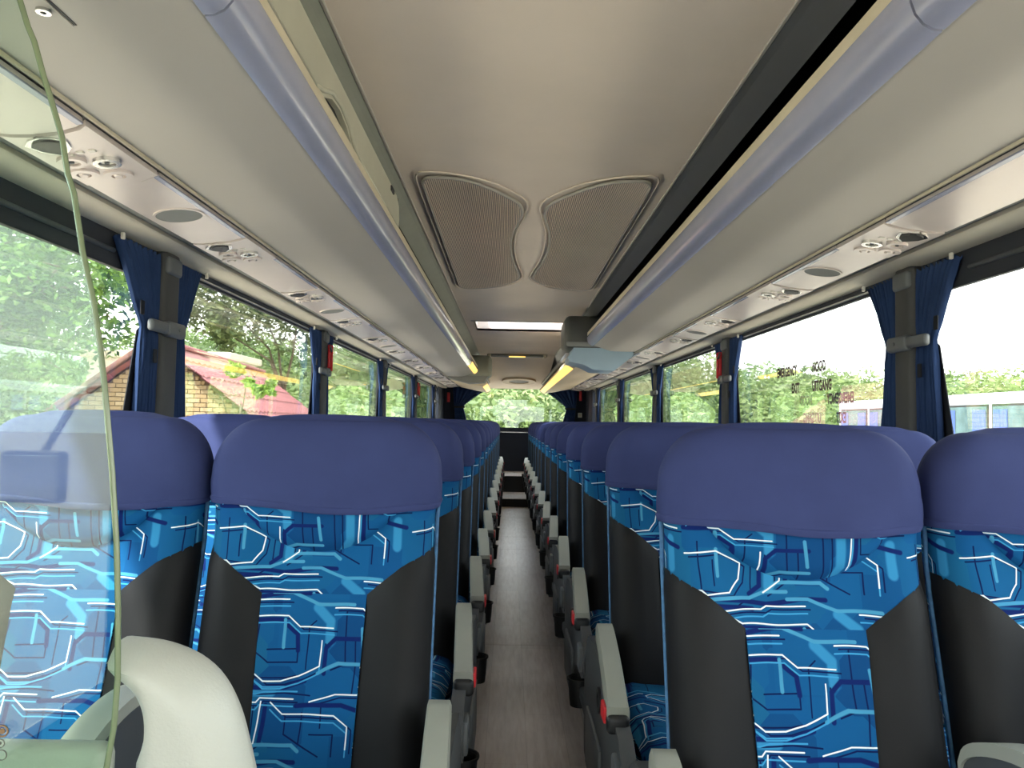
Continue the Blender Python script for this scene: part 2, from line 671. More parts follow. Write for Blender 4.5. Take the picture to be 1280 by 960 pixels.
PIL = [2.51, 4.62, 6.85, 9.15, 11.5]
WX = 1.262                     # window plane
wins = 0
for sx, wn_ in ((-1, 'wall_left'), (1, 'wall_right')):
    X = sorted((sx * 1.25, sx * 1.29))
    w = MB().box(*X, YF + (2.1 if sx < 0 else 1.75), YB, -0.06, 0.92).box(*X, YF, YB, 1.74, 2.32).build(wn_, M['wall'], **STR)
    if sx < 0:
        MB().box(*X, YF, YF + 2.1, -.06, .40).build('driver_door_panel', M['wall'], w)
    # header: cream lower edge is in the rack lining; dark valance behind it
    MB().rbox(*sorted((sx * 1.240, sx * 1.25)), YF + .3, 2.62, 1.625, 1.76, .012).build('window_header', M['header'], w, smooth=40)
    MB().rbox(*sorted((sx * 1.240, sx * 1.25)), 2.62, YB - 1.0, 1.69, 1.76, .012).build('window_header', M['header'], w, smooth=40)
    MB().tube([(sx * 1.236, YF + .3, 1.672), (sx * 1.236, 2.2, 1.672)], .007, 8).build('curtain_rail', M['midplastic'], w, smooth=True)
    MB().tube([(sx * 1.24, 2.6, 1.705), (sx * 1.24, 11.4, 1.705)], .005, 8).build('curtain_rail', M['metal'], w, smooth=True)
    for i, yp in enumerate(PIL):
        xs = sorted((sx * 1.196, sx * 1.25))
        p = MB().rbox(*xs, yp - .055, yp + .055, .9, 1.735, .02, 3).build('pillar', M['pillar'], w, smooth=50)
        MB().rbox(*sorted((sx * 1.188, sx * 1.22)), yp - .05, yp + .05, 1.655, 1.715, .012, 3).build('pillar_cap', M['midplastic'], p, smooth=50)
        MB().box(*sorted((sx * 1.235, sx * 1.268)), yp - .07, yp + .07, .9, 1.75).build('glass_seal', M['lining'], p)
        t = MB()
        t.rbox(*sorted((sx * 1.172, sx * 1.204)), yp - .065, yp + .06, 1.452, 1.502, .012, 3)
        t.rbox(*sorted((sx * 1.178, sx * 1.2)), yp - .17, yp - .03, 1.458, 1.496, .01, 3)
        t.disc((sx * 1.171, yp, 1.477), .006, -sx * .004, 0, 10)
        t.build('tieback', M['midplastic'], p, smooth=50)
    # panes
    edges = [.1] + PIL + [12.0]
    MB().box(*sorted((sx * WX, sx * (WX + .005))), YF + .1, .08, .42 if sx < 0 else .03, 1.75).build('window_%d' % (15 if sx < 0 else 16), M['glass'], **STR)
    for a, b in zip(edges[:-1], edges[1:]):
        wins += 1
        pn = MB().box(*sorted((sx * WX, sx * (WX + .005))), a + .02, b - .02, .90, 1.75).build('window_%d' % wins, M['glass'], **STR)
        MB().box(*sorted((sx * 1.25, sx * 1.272)), a + .0, b - .0, .885, .93).build('window_sill', M['black'], pn)
    # cladding behind the last pillar
    MB().box(*sorted((sx * 1.2, sx * 1.25)), 11.98, YB, .9, 1.75).build('rear_side_panel', M['back'], w)

# back wall with its window opening
wb = MB()
wb.box(-1.25, 1.25, 13.0, 13.05, 0.0, 1.10)
wb.box(-1.25, 1.25, 13.0, 13.05, 1.78, 2.32)
wb.box(-1.25, -.9, 13.0, 13.05, 1.10, 1.78)
wb.box(.9, 1.25, 13.0, 13.05, 1.10, 1.78)
wb = wb.build('wall_back', M['back'], **STR)
MB().rbox(-.9, .9, 12.94, 13.0, 1.015, 1.03, .004).build('chrome_strip', M['chrome'], wb)
MB().box(-.9, .9, 13.02, 13.026, 1.10, 1.78).build('window_%d' % (wins + 1), M['glass'], **STR)

# front of the saloon (behind the camera): dashboard, windscreen frame, windscreen
wf = MB()
wf.box(-1.25, 1.25, YF - .05, YF, -.06, .50)
wf.box(-1.29, -1.17, YF - .06, YF + .06, .62, 2.32)
wf.box(1.17, 1.29, YF - .06, YF + .06, .62, 2.32)
wf.box(-1.25, 1.25, YF - .05, YF, 2.0, 2.32)
wf.build('wall_front', M['black'], **STR)
MB().box(-1.17, 1.17, YF - .03, YF - .024, .50, 2.0).build('window_%d' % (wins + 2), M['glass'], **STR)
MB().rbox(-1.2, .35, YF + .02, YF + .5, .0, .60, .06, 3).build('wall_dashboard', M['arm'], smooth=40, **STR)

# outer roof with the hatch opening
HY0, HY1, HX = 6.92, 7.6, 0.42
rf = MB()
rf.box(-1.29, 1.29, YF, HY0, 2.32, 2.36).box(-1.29, 1.29, HY1, YB + .05, 2.32, 2.36)
rf.box(-1.29, -HX, HY0, HY1, 2.32, 2.36).box(HX, 1.29, HY0, HY1, 2.32, 2.36)
rf.build('roof', M['black'], **STR)

# ceiling lining
CZ, CXE = 2.10, 0.51
c = MB()
c.box(-CXE, CXE, YF, HY0 - .02, CZ, CZ + .02)
c.box(-CXE, CXE, HY1, 10.35, CZ, CZ + .02)
c.prism([(10.35, CZ), (YB, 1.755), (YB, 1.80), (10.35, CZ + .02)], 'x', -CXE, CXE)
c.box(-CXE, -HX, HY0 - .02, HY1, CZ, CZ + .02).box(HX, CXE, HY0 - .02, HY1, CZ, CZ + .02)
ceil = c.build('ceiling', M['ceiling'], **STR)
for sx in (-1, 1):
    pr = [(sx * CXE, CZ), (sx * .53, CZ - .012), (sx * .585, CZ - .055)]
    MB().strip(pr, YF, 12.6, .012).build('ceiling_channel', M['channel'] if sx < 0 else M['darkplastic'], ceil, label='dark channel strip' if sx > 0 else 'grey channel strip')
    MB().rbox(*sorted((sx * .503, sx * .513)), YF, 10.3, CZ - .004, CZ + .01, .002, 1).build('ceiling_bead', M['rack'], ceil)
for yy in (2.86, 3.0):
    MB().disc((-.548, yy, CZ - .034), .007, .006, 2, 10).build('screw', M['chrome'], ceil)
# hatch shaft and pane
hs = MB()
hs.box(-HX - .01, -HX, HY0, HY1, CZ, 2.34).box(HX, HX + .01, HY0, HY1, CZ, 2.34)
hs.box(-HX, HX, HY0 - .01, HY0, CZ, 2.34).box(-HX, HX, HY1, HY1 + .01, CZ, 2.34)
ht = thing('roof_hatch', 'bright white rectangular roof hatch across the ceiling behind the grilles', 'roof hatch', (0, 0, 0))
hs.build('hatch_shaft', M['ceiling'], ht)
MB().box(-HX, HX, HY0, HY1, 2.345, 2.35).build('hatch_pane', M['skylight'], ht)
MB().rbox(-.45, .45, HY0 - .07, HY0 - .035, CZ - .006, CZ + .002, .003).build('hatch_lip', M['rack'], ht)
# cross bar with pale lamp at the rear of the flat ceiling
cb = thing('ceiling_lamp_bar', 'slim grey bar with small pale lamp across the rear ceiling', 'lamp bar', (0, 10.25, CZ))
MB().rbox(-.4, .4, -.06, .06, -.035, -.001, .01).build('bar', M['groove'], cb)
MB().rbox(-.11, .11, -.068, .02, -.042, -.03, .004).build('lamp_lens', M['warmlamp'], cb)
for sx in (-1, 1):
    MB().rbox(sx * .37 - .02, sx * .37 + .02, -.07, .06, -.045, -.0, .006).build('bar_end', M['trimcream'], cb)
rv = thing('round_ceiling_vent', 'round tan vent on the sloping ceiling above the rear window', 'vent', (0.05, 12.2, 1.86))
rv.rotation_euler = (-math.atan(.13), 0, 0)
v = MB()
v.ring((0, 0, -.03), .16, .27, .03, 2, 28)
v.build('vent_rim', M['tan'], rv, smooth=40)
MB().disc((0, 0, -.02), .16, .02, 2, 24).build('vent_face', M['groove'], rv)
# thin cross seam and front ceiling edge
pass

# ------------------------------------------------------------------ overhead luggage racks
UND = [(.552, 1.800), (.59, 1.789), (.63, 1.776), (.66, 1.766), (.685, 1.760), (.71, 1.7575), (.75, 1.757), (.82, 1.757), (.883, 1.757)]
BUMP = [(.552, 1.796), (.538, 1.797), (.522, 1.805), (.510, 1.82), (.503, 1.84), (.501, 1.86), (.504, 1.874), (.530, 1.876), (.556, 1.84)]


def mir(prof, sx):
    return [(sx * a, b) for a, b in prof]


def bumper_mb(sx, a, b, n=14):
    return MB().prism(mir(BUMP, sx), 'y', a, b)


for sx in (-1, 1):
    yend = 5.92 if sx > 0 else 9.7
    side = 'brick house side' if sx < 0 else 'open sky side'
    rk = thing('luggage_rack', 'overhead luggage rack with %s, %s'
               % ('closed pale panel and dark hand hole' if sx < 0 else 'open dark shelf above satin rail', side), 'luggage rack')
    MB().strip(mir(UND, sx), YF, yend, .012).build('underside', M['rack'], rk, smooth=35)
    segs = [YF, 1.12, yend]
    for a, b in zip(segs[:-1], segs[1:]):
        bumper_mb(sx, a + .003, b - .003).build('bumper_rail', M['bumper'], rk, smooth=40)
    MB().rbox(*sorted((sx * .503, sx * .517)), YF, yend, 1.872, 1.902, .004).build('rail_lip', M['trimcream'], rk, smooth=40)
    MB().box(*sorted((sx * .556, sx * 1.23)), YF, yend, 1.862, 1.87).box(*sorted((sx * .556, sx * 1.23)), yend + .55, 12.6, 1.862, 1.87).build('shelf_floor', M['black'], rk)
    MB().box(*sorted((sx * 1.22, sx * 1.235)), YF, 12.6, 1.85, 2.32).build('shelf_back', M['black'], rk)
    MB().box(*sorted((sx * .883, sx * .90)), YF, 12.55, 1.752, 1.80).build('dark_joint', M['black'], rk)
    MB().box(*sorted((sx * .879, sx * .884)), YF, 12.5, 1.750, 1.757).build('joint_bead', M['trimcream'], rk)
    MB().strip(mir([(.9005, 1.7575), (1.058, 1.7345)], sx), YF, 12.55, .02).build('service_track', M['groove'], rk)
    if sx < 0:
        poly = [(YF, 1.885), (1.60, 1.885), (1.66, 1.905), (1.74, 1.935), (1.82, 1.942), (1.90, 1.93), (1.97, 1.90), (2.02, 1.887), (2.76, 1.887),
                (2.80, 1.90), (2.815, 1.94), (2.80, 1.985), (2.74, 2.008), (YF, 2.012)]
        MB().prism([(a, b) for a, b in poly], 'x', -.522, -.508).build('compartment_panel', M['panel'], rk)
        MB().box(-.56, -.55, YF, 2.75, 1.86, 2.04).box(-.5245, -.5225, 1.5, 2.1, 1.87, 1.965).build('hole_shade_backing', M['black'], rk)  # backing, plus a black plate close behind the hand hole imitating its shaded depth
        MB().rbox(-.512, -.503, 2.60, 2.66, 1.985, 2.003, .003).build('latch_slot', M['black'], rk)
        ring = [(1.58, 1.897), (1.65, 1.917), (1.73, 1.946), (1.82, 1.953), (1.91, 1.941), (1.98, 1.911), (2.04, 1.899)]
        MB().tube([(-.506, a, b) for a, b in ring], .006, 6).tube([(-.506, YF, 1.897), (-.506, 1.58, 1.897)], .005, 6).tube(
            [(-.506, 2.04, 1.899), (-.506, 2.77, 1.899)], .005, 6).build('panel_bead', M['panel'], rk, smooth=True)
        # hinged flap near the front
        MB().box(-.872, -.722, YF, 1.08, 1.7545, 1.757).build('access_flap', M['rack'], rk)
        MB().box(-.7215, -.7175, YF, 1.08, 1.7562, 1.758).build('flap_gap', M['black'], rk)
        bl = MB().ring((-.738, 1.035, 1.750), .004, .010, .005, 2, 16).build('flap_bolt', M['chrome'], rk, smooth=40)
    # warm lit length of the rail and the lower rear rack
    if sx < 0:
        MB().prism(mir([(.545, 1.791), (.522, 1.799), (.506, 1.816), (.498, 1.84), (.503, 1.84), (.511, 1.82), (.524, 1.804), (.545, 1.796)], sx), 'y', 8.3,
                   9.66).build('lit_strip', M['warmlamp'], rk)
    y0r = yend + .55
    rear = [(.40, 1.705), (.46, 1.668), (.62, 1.69), (.883, 1.745), (.883, 1.80), (.56, 1.82), (.42, 1.76)]
    MB().prism(mir(rear, sx), 'y', y0r, 12.55).build('rear_underside', M['tan'], rk, smooth=35)
    MB().prism(mir([(.395, 1.706), (.455, 1.662), (.46, 1.668), (.40, 1.712)], sx), 'y', y0r + .2, 12.3).build('rear_lamp_strip', M['warmlamp'], rk)
    MB().rbox(*sorted((sx * .42, sx * .46)), y0r, 12.5, 1.80, 1.845, .012).build('rear_rail', M['midplastic'], rk, smooth=40)
    # side lining below the rack
    tr = MB().prism(mir([(1.055, 1.76), (1.055, 1.738), (1.125, 1.744), (1.125, 1.765)], sx), 'y', YF, 12.6).build('trim_%d' % (1 if sx < 0 else 2), M['groove'], **STR)
    MB().prism(mir([(1.120, 1.765), (1.122, 1.733), (1.13, 1.727), (1.238, 1.727), (1.246, 1.735), (1.246, 1.765)], sx), 'y', YF, 12.6).build('lining_panel', M['cream'], tr, smooth=40)

# moulded ends / flip-down monitor pods
for sx, yy, lab in ((1, 5.93, 'dark rounded monitor pod with pale blue lower shell at the end of the open rack'),
                    (-1, 9.71, 'grey-green moulded pod closing the end of the rack above the house side seats')):
    pd = thing('monitor_pod', lab, 'monitor pod', (0, yy, 1.78))
    if sx > 0:
        MB().rbox(.33, .74, 0, .5, -.0, .255, .05, 4).build('pod_housing', M['podgrey'], pd, smooth=40)
        MB().prism([(.40, -.01), (.36, -.07), (.37, -.105), (.48, -.125), (.56, -.165), (.72, -.17), (.868, -.05), (.868, .01), (.74, .03), (.40, .02)], 'y', .03,
                   .42).build('lower_shell', M['podblue'], pd, smooth=50)
        MB().rbox(.345, .72, -.004, .02, .012, .05, .01).build('pod_rim', M['groove'], pd, smooth=40)
    else:
        MB().rbox(-.75, -.33, 0, .42, -.02, .255, .05, 4).build('pod_housing', M['channel'], pd, smooth=40)
        MB().prism([(-.36, .01), (-.42, -.085), (-.62, -.10), (-.868, -.04), (-.868, .02), (-.6, .03)], 'y', .02, .4).build('lower_shell', M['groove'], pd, smooth=50)

# ------------------------------------------------------------------ service units over the seats
SW = .162
TILT = math.atan2(.024, SW)


def smap(sx, p, w=0.0):
    """u (outward), y, w (downward thickness) -> local coordinates about the unit origin"""
    u, y, d = p
    x = .893 + u * math.cos(TILT) - d * math.sin(TILT)
    z = 1.7515 - u * math.sin(TILT) - d * math.cos(TILT)
    return (sx * (x - .974), y, z - 1.74)


def smb(sx, mb):
    mb.v = [smap(sx, p) for p in mb.v]
    return mb


def service_unit(sx, disc, nm, label):
    t = thing(nm, label, 'service unit')
    edge = [(0, 0.0), (.02, .016), (.06, .026), (.11, .024), (.145, .012), (SW, 0.0)]
    con = edge + [(SW, .30), (.13, .325), (.05, .318), (0, .295)]
    smb(sx, MB().prism(con, 'z', 0, .012)).build('console_plate', M['service'], t)
    fil = [(0, .303), (.05, .326), (.13, .333), (SW, .308), (SW, .875), (.145, .889), (.11, .900), (.06, .902), (.02, .891), (0, .876)]
    smb(sx, MB().prism(fil, 'z', 0, .009)).build('filler_plate', M['service'], t)
    smb(sx, MB().prism([(0, .303), (.012, .303), (.012, .876), (0, .876)], 'z', .008, .013)).build('edge_bead', M['bumper'], t)
    # shield shaped speaker opening
    sh = [(.075, .052), (.088, .036), (.105, .030), (.122, .036), (.135, .052), (.128, .078), (.105, .104), (.082, .078)]
    s2 = [((a - .105) * 1.35 + .105, (b - .062) * 1.3 + .062) for a, b in sh]
    g = smb(sx, MB().prism(s2, 'z', .011, .016)).build('shield_frame', M['chrome'], t)
    smb(sx, MB().prism(sh, 'z', .012, .019)).build('shield_grille', M['black'], g)
    for u, y in ((.052, .175), (.112, .150)):
        r = smb(sx, MB().ring((u, y, .010), .017, .028, .010, 2, 20)).build('reading_lamp', M['chrome' if u < .1 else 'service'], t, smooth=40)
        smb(sx, MB().disc((u, y, .011), .0145, .004, 2, 16)).build('lamp_lens', M['lens'], r)
        smb(sx, MB().disc((u, y, .014), .005, .005, 2, 10)).build('lamp_centre', M['darkplastic'], r)
    for u, y in ((.128, .225), (.068, .255)):
        r = smb(sx, MB().ring((u, y, .009), .015, .030, .009, 2, 20)).build('air_nozzle', M['service'], t, smooth=40)
        smb(sx, MB().disc((u, y, .011), .013, .009, 2, 16, .008)).build('nozzle_core', M['service'], r, smooth=40)
    for u, y in ((.05, .115), (.075, .115), (.10, .125)):
        smb(sx, MB().rbox(u - .008, u + .008, y - .006, y + .006, .010, .015, .002, 1)).build('call_button', M['lens'], t)
    if disc:
        d = smb(sx, MB().ring((.082, .60, .007), .058, .064, .005, 2, 32)).build('speaker_disc', M['service'], t, smooth=40)
        smb(sx, MB().disc((.082, .60, .008), .058, .003, 2, 32)).build('disc_face', M['groove'], d)
    return t


SP = .885
for sx, ys0, n in ((-1, .535 - SP, 14), (1, 1.115 - SP, 14)):
    sn = 'house side' if sx < 0 else 'open sky side'
    proto = {}
    for i in range(n):
        y = ys0 + i * SP
        disc = (i % 2 == 0)
        extra = 'with round speaker disc' if disc else 'with plain filler plate'
        lab = 'cream overhead reading light unit %s, %s along the %s rack' % (extra, ORD[i], sn)
        loc = (sx * .974, y, 1.74)
        if disc not in proto:
            proto[disc] = service_unit(sx, disc, 'service_unit', lab)
            proto[disc].location = loc
            proto[disc]['group'] = 'overhead service units'
        else:
            dup(proto[disc], loc, lab, 'overhead service units')

# ------------------------------------------------------------------ ceiling return-air grilles
OUT = [(-.421, 2.81), (-.400, 2.775), (-.31, 2.781), (-.249, 2.815), (-.196, 2.872), (-.116, 2.99), (-.064, 3.09), (-.045, 3.204), (-.056, 3.34),
       (-.088, 3.567), (-.100, 3.848), (-.088, 4.201), (-.037, 4.655), (-.06, 4.80), (-.105, 4.90), (-.209, 5.06), (-.353, 5.126), (-.415, 5.10),
       (-.434, 5.03), (-.434, 4.9), (-.432, 3.535), (-.430, 2.87)]


def smooth_loop(p, it=2):
    for _ in range(it):
        q = []
        for i in range(len(p)):
            a, b = p[i], p[(i + 1) % len(p)]
            q += [(a[0] * .75 + b[0] * .25, a[1] * .75 + b[1] * .25), (a[0] * .25 + b[0] * .75, a[1] * .25 + b[1] * .75)]
        p = q
    return p


def scan(poly, x):
    ys_ = []
    for i in range(len(poly)):
        a, b = poly[i], poly[(i + 1) % len(poly)]
        if (a[0] - x) * (b[0] - x) < 0:
            ys_.append(a[1] + (b[1] - a[1]) * (x - a[0]) / (b[0] - a[0]))
    return sorted(ys_)


for sx in (-1, 1):
    g = thing('air_grille', 'leaf shaped ribbed ceiling air grille, %s of the mirrored pair' % ('house side half' if sx < 0 else 'darker open sky side half'), 'air grille',
              (0, 0, 2.0925), group='ceiling air grilles')
    lp = smooth_loop([(-sx * a, b) for a, b in OUT], 2)
    MB().prism(lp, 'z', -.004, -.001).build('grille_backing', M['groove'], g)
    rm = MB()
    rm.tube([(a, b, -.004) for a, b in lp] + [(lp[0][0], lp[0][1], -.004)], .007, 8)
    rm.build('rim', M['rack'], g, smooth=True)
    cx = sum(a for a, b in lp) / len(lp)
    cy = sum(b for a, b in lp) / len(lp)
    o2 = [(a + (a - cx) / max(.05, abs(a - cx)) * .022, b + (b - cy) / max(.3, abs(b - cy)) * .05) for a, b in lp]
    MB().tube([(a, b, -.000) for a, b in o2] + [(o2[0][0], o2[0][1], 0)], .0035, 8).build('outer_bead', M['ceiling'], g, smooth=True)
    rb = MB()
    x = -.43
    while x < -.04:
        ys_ = scan([(-abs(a), b) for a, b in lp], x)
        for a, b in zip(ys_[0::2], ys_[1::2]):
            if b - a > .04:
                xx = -sx * x
                rb.prism([(xx - .0026, -.004), (xx + .0026, -.004), (xx, -.011)], 'y', a + .006, b - .006)
        x += .0078
    rb.build('ribs', M['ceiling'], g, kind='stuff')

# ------------------------------------------------------------------ seats
TLT = .26


def yfront(z):
    return TLT * (min(z, .95) - .95) + .03 * max(0, z - .95)


ZB0, ZB1 = .46, 1.196
DEP = .064


def half_w(z):
    w = .2265 if z < .99 else .2265 + .004 * min(1, (z - .99) / .06)
    t = (z - (ZB1 - .115)) / .115
    if t > 0:
        w -= .095 * (1 - math.sqrt(max(0, 1 - t * t)))
    return w


def depth_at(z):
    t = (z - (ZB1 - .10)) / .10
    return DEP * (1 if t < 0 else (.25 + .75 * math.sqrt(max(0, 1 - t * t))))


def sect(z, q, off=0.0):
    """point on the backrest skin; q in [-1,1] over the front face, up to 2 at the middle of the rear, measured round the section"""
    w, d = half_w(z), depth_at(z)
    r = min(.05, d * .8)
    a = w - r
    Lf, La, Ls = a, r * math.pi / 2, 2 * (d - r)
    s = abs(q)
    sg = 1 if q >= 0 else -1
    if s <= 1:                                  # front flat
        x, y, nx, ny = s * a, -d, 0, -1
        k = max(0, min(1, (x / w - .40) / .35))
        bol = .016 * k * k * (3 - 2 * k) * max(0, min(1, (1.02 - z) / .12))
        y -= bol
        if s > .999:
            pass
    elif s <= 1.25:                             # front corner
        t = (s - 1) / .25 * math.pi / 2
        bol = .016 * math.cos(t) * max(0, min(1, (1.02 - z) / .12))
        x, y, nx, ny = a + r * math.sin(t), -d + r - r * math.cos(t) - bol, math.sin(t), -math.cos(t)
    elif s <= 1.4:                              # side
        t = (s - 1.25) / .15
        x, y, nx, ny = w, -d + r + Ls * t, 1, 0
    elif s <= 1.65:
        t = (s - 1.4) / .25 * math.pi / 2
        x, y, nx, ny = a + r * math.cos(t), d - r + r * math.sin(t), math.cos(t), math.sin(t)
    else:
        t = (s - 1.65) / .35
        x, y, nx, ny = a * (1 - t), d, 0, 1
    x, y = x + nx * off, y + ny * off
    return (sg * x, yfront(z) + DEP + y, z)


def arc_u(z, q):
    w = .2265
    a = w - .05
    s = abs(q)
    L = a * min(s, 1) + (.0785 * min(max(s - 1, 0), .25) / .25) + .03 * min(max(s - 1.25, 0), .15) / .15
    return L if q >= 0 else -L


QS = [-1 + 2 * i / 20 for i in range(21)]
QS = [-2 + .0, -1.8, -1.65, -1.52, -1.4, -1.25, -1.19, -1.125, -1.06] + QS + [1.06, 1.125, 1.19, 1.25, 1.4, 1.52, 1.65, 1.8]


def lerp(a, b, t):
    return a + (b - a) * t


def zrows(a, b, n, ease=False):
    out = []
    for i in range(n + 1):
        t = i / n
        out.append(lerp(a, b, math.sin(t * math.pi / 2) if ease else t))
    return out


PI_U = 415 * .000616          # drawing units -> where the tile is centred on the backrest


def drape(q, z):
    f = max(0.0, 1 - (abs(q) / .98) ** 4) if abs(q) < .98 else 0.0
    g = max(0, min(1, (1.15 - z) / .13))
    return .020 * f * g * g * (3 - 2 * g)


def seat_meshes():
    R = {}
    # core
    zs = zrows(ZB0, 1.05, 14) + zrows(1.06, ZB1 - .006, 8, True)
    mb = MB()
    mb.grid([[sect(z, q) for q in QS] for z in zs], [[(arc_u(z, q) + .205, (z - 1.2)) for q in QS] for z in zs], closed=True)
    n = len(QS)
    mb.f.append(tuple(range(n))[::-1])
    mb.f.append(tuple(range(len(mb.v) - n, len(mb.v))))
    R['core'] = mb
    # head cover
    mb = MB()
    rows = []
    nr = 18
    for i in range(nr + 1):
        t = i / nr
        row = []
        for q in QS:
            zb = 1.022 + .010 * (abs(q) / 2) - .006 * math.sin(q * 2.3 + .5)
            z = lerp(zb, ZB1, math.sin(t * math.pi / 2) ** .9 if t < 1 else 1)
            wr = .0012 * math.sin(q * 9 + z * 40) * (1 - t)
            row.append(sect(z, q, .0075 + wr + (.002 if t < .12 else 0) + drape(q, z)))
        rows.append(row)
    for k in (.75, .45, .15):
        cz = ZB1 + .0055 + .007 * (1 - k * k)
        row = []
        for p in rows[nr]:
            row.append((p[0] * k, (p[1] - (yfront(ZB1) + DEP)) * k + yfront(ZB1) + DEP, cz))
        rows.append(row)
    mb.grid(rows, closed=True)
    mb.f.append(tuple(range(len(mb.v) - n, len(mb.v))))
    R['cover'] = mb
    # hem of the cover
    mb = MB()
    hem = []
    for zz, of in ((-.010, .0085), (.0, .0115), (.004, .0095), (.004, .006), (-.010, .006)):
        hem.append([sect(1.022 + zz + .010 * (abs(q) / 2) - .006 * math.sin(q * 2.3 + .5), q, of + drape(q, 1.02)) for q in QS])
    mb.grid(hem + [hem[0]], closed=True)
    R['hem'] = mb
    # head pillow: a lens that bulges out under the cover
    mb = MB()
    rows, uvs = [], []
    nu, nv = 22, 9
    for j in range(nv + 1):
        t = j / nv
        row, uv = [], []
        for i in range(nu + 1):
            q = -.93 + 1.86 * i / nu
            zl = .932 + .090 * (abs(q) / .93) ** 2.4
            z = lerp(1.04, zl, t)
            off = .001 + .020 * math.sqrt(max(0, 1 - t ** 4)) * max(0.0, 1 - (abs(q) / .945) ** 4)
            row.append(sect(z, q, off))
            uv.append((arc_u(z, q) + .335 + .02, (z - 1.2) * 1.15 + .16))
        rows.append(row)
        uvs.append(uv)
    mb.grid(rows, uvs)
    R['pillow'] = mb
    # lumbar panel
    mb = MB()
    rows, uvs = [], []
    for j in range(15):
        t = j / 14
        row, uv = [], []
        for i in range(13):
            k = -1 + 2 * i / 12
            z = lerp(.852, ZB0 + .01, t)
            xi = lerp(.104, .094, t)
            q = k * xi / (half_w(z) - .05)
            row.append(sect(z, q, .005 if 0 < j < 14 else .0005))
            uv.append((xi * k + .2556, z - .852 - .008))
        rows.append(row)
        uvs.append(uv)
    mb.grid(rows, uvs)
    R['lumbar'] = mb
    # side panels
    for sg, key in ((-1, 'panel_a'), (1, 'panel_b')):
        mb = MB()
        cols = 12
        rows = []
        qo = 1.34
        for j in range(17):
            t = j / 16
            row = []
            for i in range(cols + 1):
                k = i / cols
                xi = lerp(.104, .094, t)
                qi = xi / (.2265 - .05)
                q = lerp(qi, qo, k)
                zt = lerp(.852, .938, min(1, k * 1.25) ** .95) if k < .8 else .938 + .004 * (k - .8)
                z = lerp(zt, ZB0, t)
                e = .0045
                if i == 0 or j == 0 or i == cols:
                    e = .0006
                row.append(sect(z, sg * q, e))
            rows.append(row)
        mb.grid(rows)
        R[key] = mb
        mb = MB()
        mb.tube([sect(z, sg * 1.33, .004) for z in zrows(.48, 1.02, 22)], .0045, 6)
        R[key + '_piping'] = mb
    # seat cushion
    mb = MB()
    rows, uvs = [], []
    prof = [(-.12, .47), (-.12, .525), (-.20, .530), (-.30, .532), (-.40, .538), (-.50, .545), (-.56, .540), (-.60, .522), (-.622, .490), (-.61, .45), (-.57, .425), (-.12, .42)]
    W2 = .235
    xs = [-1, -.985, -.93, -.8, -.6, -.3, 0, .3, .6, .8, .93, .985, 1]
    acc = 0
    for j, (y, z) in enumerate(prof):
        if j:
            acc += math.hypot(y - prof[j - 1][0], z - prof[j - 1][1])
        row, uv = [], []
        for x in xs:
            e = max(0, abs(x) - .8) / .2
            zz = z - (.03 * e ** 2.5 if z > .47 else -.02 * e ** 3) + (.010 * max(0, min(1, (abs(x) - .45) / .3)) * (1 if z > .515 else 0))
            row.append((x * W2, y + (.02 * e ** 2 if y < -.55 else 0), zz))
            uv.append((x * W2 + .2556, -acc))
        rows.append(row)
        uvs.append(uv)
    mb.grid(rows + [rows[0]], uvs + [uvs[0]])
    R['cushion'] = mb
    mb = MB()
    rows = []
    for j in range(7):
        t = j / 6
        row = []
        for i in range(15):
            k = -1 + 2 * i / 14
            w = math.sin(math.acos(k) if abs(k) < 1 else 0)
            y = -.30 + k * .10
            x = .0 + (t - .5) * 2 * .085 * w
            row.append((x, y, .5395 + .006 * w * (1 - (2 * t - 1) ** 2) - .02 * abs(y + .3) * 0 + (.006 if y < -.35 else 0)))
        rows.append(row)
    mb.grid(rows)
    R['inset'] = mb
    R['frame'] = MB().rbox(-.22, .22, -.55, -.08, .36, .42, .015).rbox(-.215, .215, -.10, .06, .30, .47, .02)
    R['leg'] = MB().rbox(-.025, .025, -.50, -.46, .07, .36, .008).rbox(-.03, .03, -.53, -.10, .0555, .075, .006)
    return R


SM = seat_meshes()
DATA = {}


def shared(key, name, mat, parent, smooth=True):
    """build once, afterwards link the same mesh"""
    if key not in DATA:
        o = SM[key].build(name, mat, parent, smooth)
        DATA[key] = o.data
        return o
    return link(name, DATA[key], parent)


def chaik(p, it):
    for _ in range(it):
        q = [p[0]]
        for a, b in zip(p[:-1], p[1:]):
            q += [(a[0] * .75 + b[0] * .25, a[1] * .75 + b[1] * .25), (a[0] * .25 + b[0] * .75, a[1] * .25 + b[1] * .75)]
        p = q + [p[-1]]
    return p


def armrest_mb(x0, x1, za, zb, w):
    """padded bar from the backrest (y=-.05) forward, sloping down; x0 rear / x1 front centre"""
    rows = []
    N = 14
    for i in range(N + 1):
        t = i / N
        y = lerp(-.07, -.55, t)
        cx = lerp(x0, x1, t)
        z = lerp(za, zb, t) + .012 * math.sin(t * math.pi) - (.03 * max(0, (.10 - t) / .10) ** 2)
        th = .05 if t < .93 else .05 - .012 * (t - .93) / .07
        ww = w * (1 if t > .05 else .85)
        ring = []
        for a, b in ((-1, -.82), (-.9, -1), (.9, -1), (1, -.82), (1, -.2), (.86, 0), (-.86, 0), (-1, -.2)):
            ring.append((cx + a * ww / 2, y, z + b * th))
        rows.append(ring)
    mb = MB().grid(rows, closed=True)
    mb.f.append(tuple(range(8))[::-1])
    mb.f.append(tuple(range(len(mb.v) - 8, len(mb.v))))
    return mb


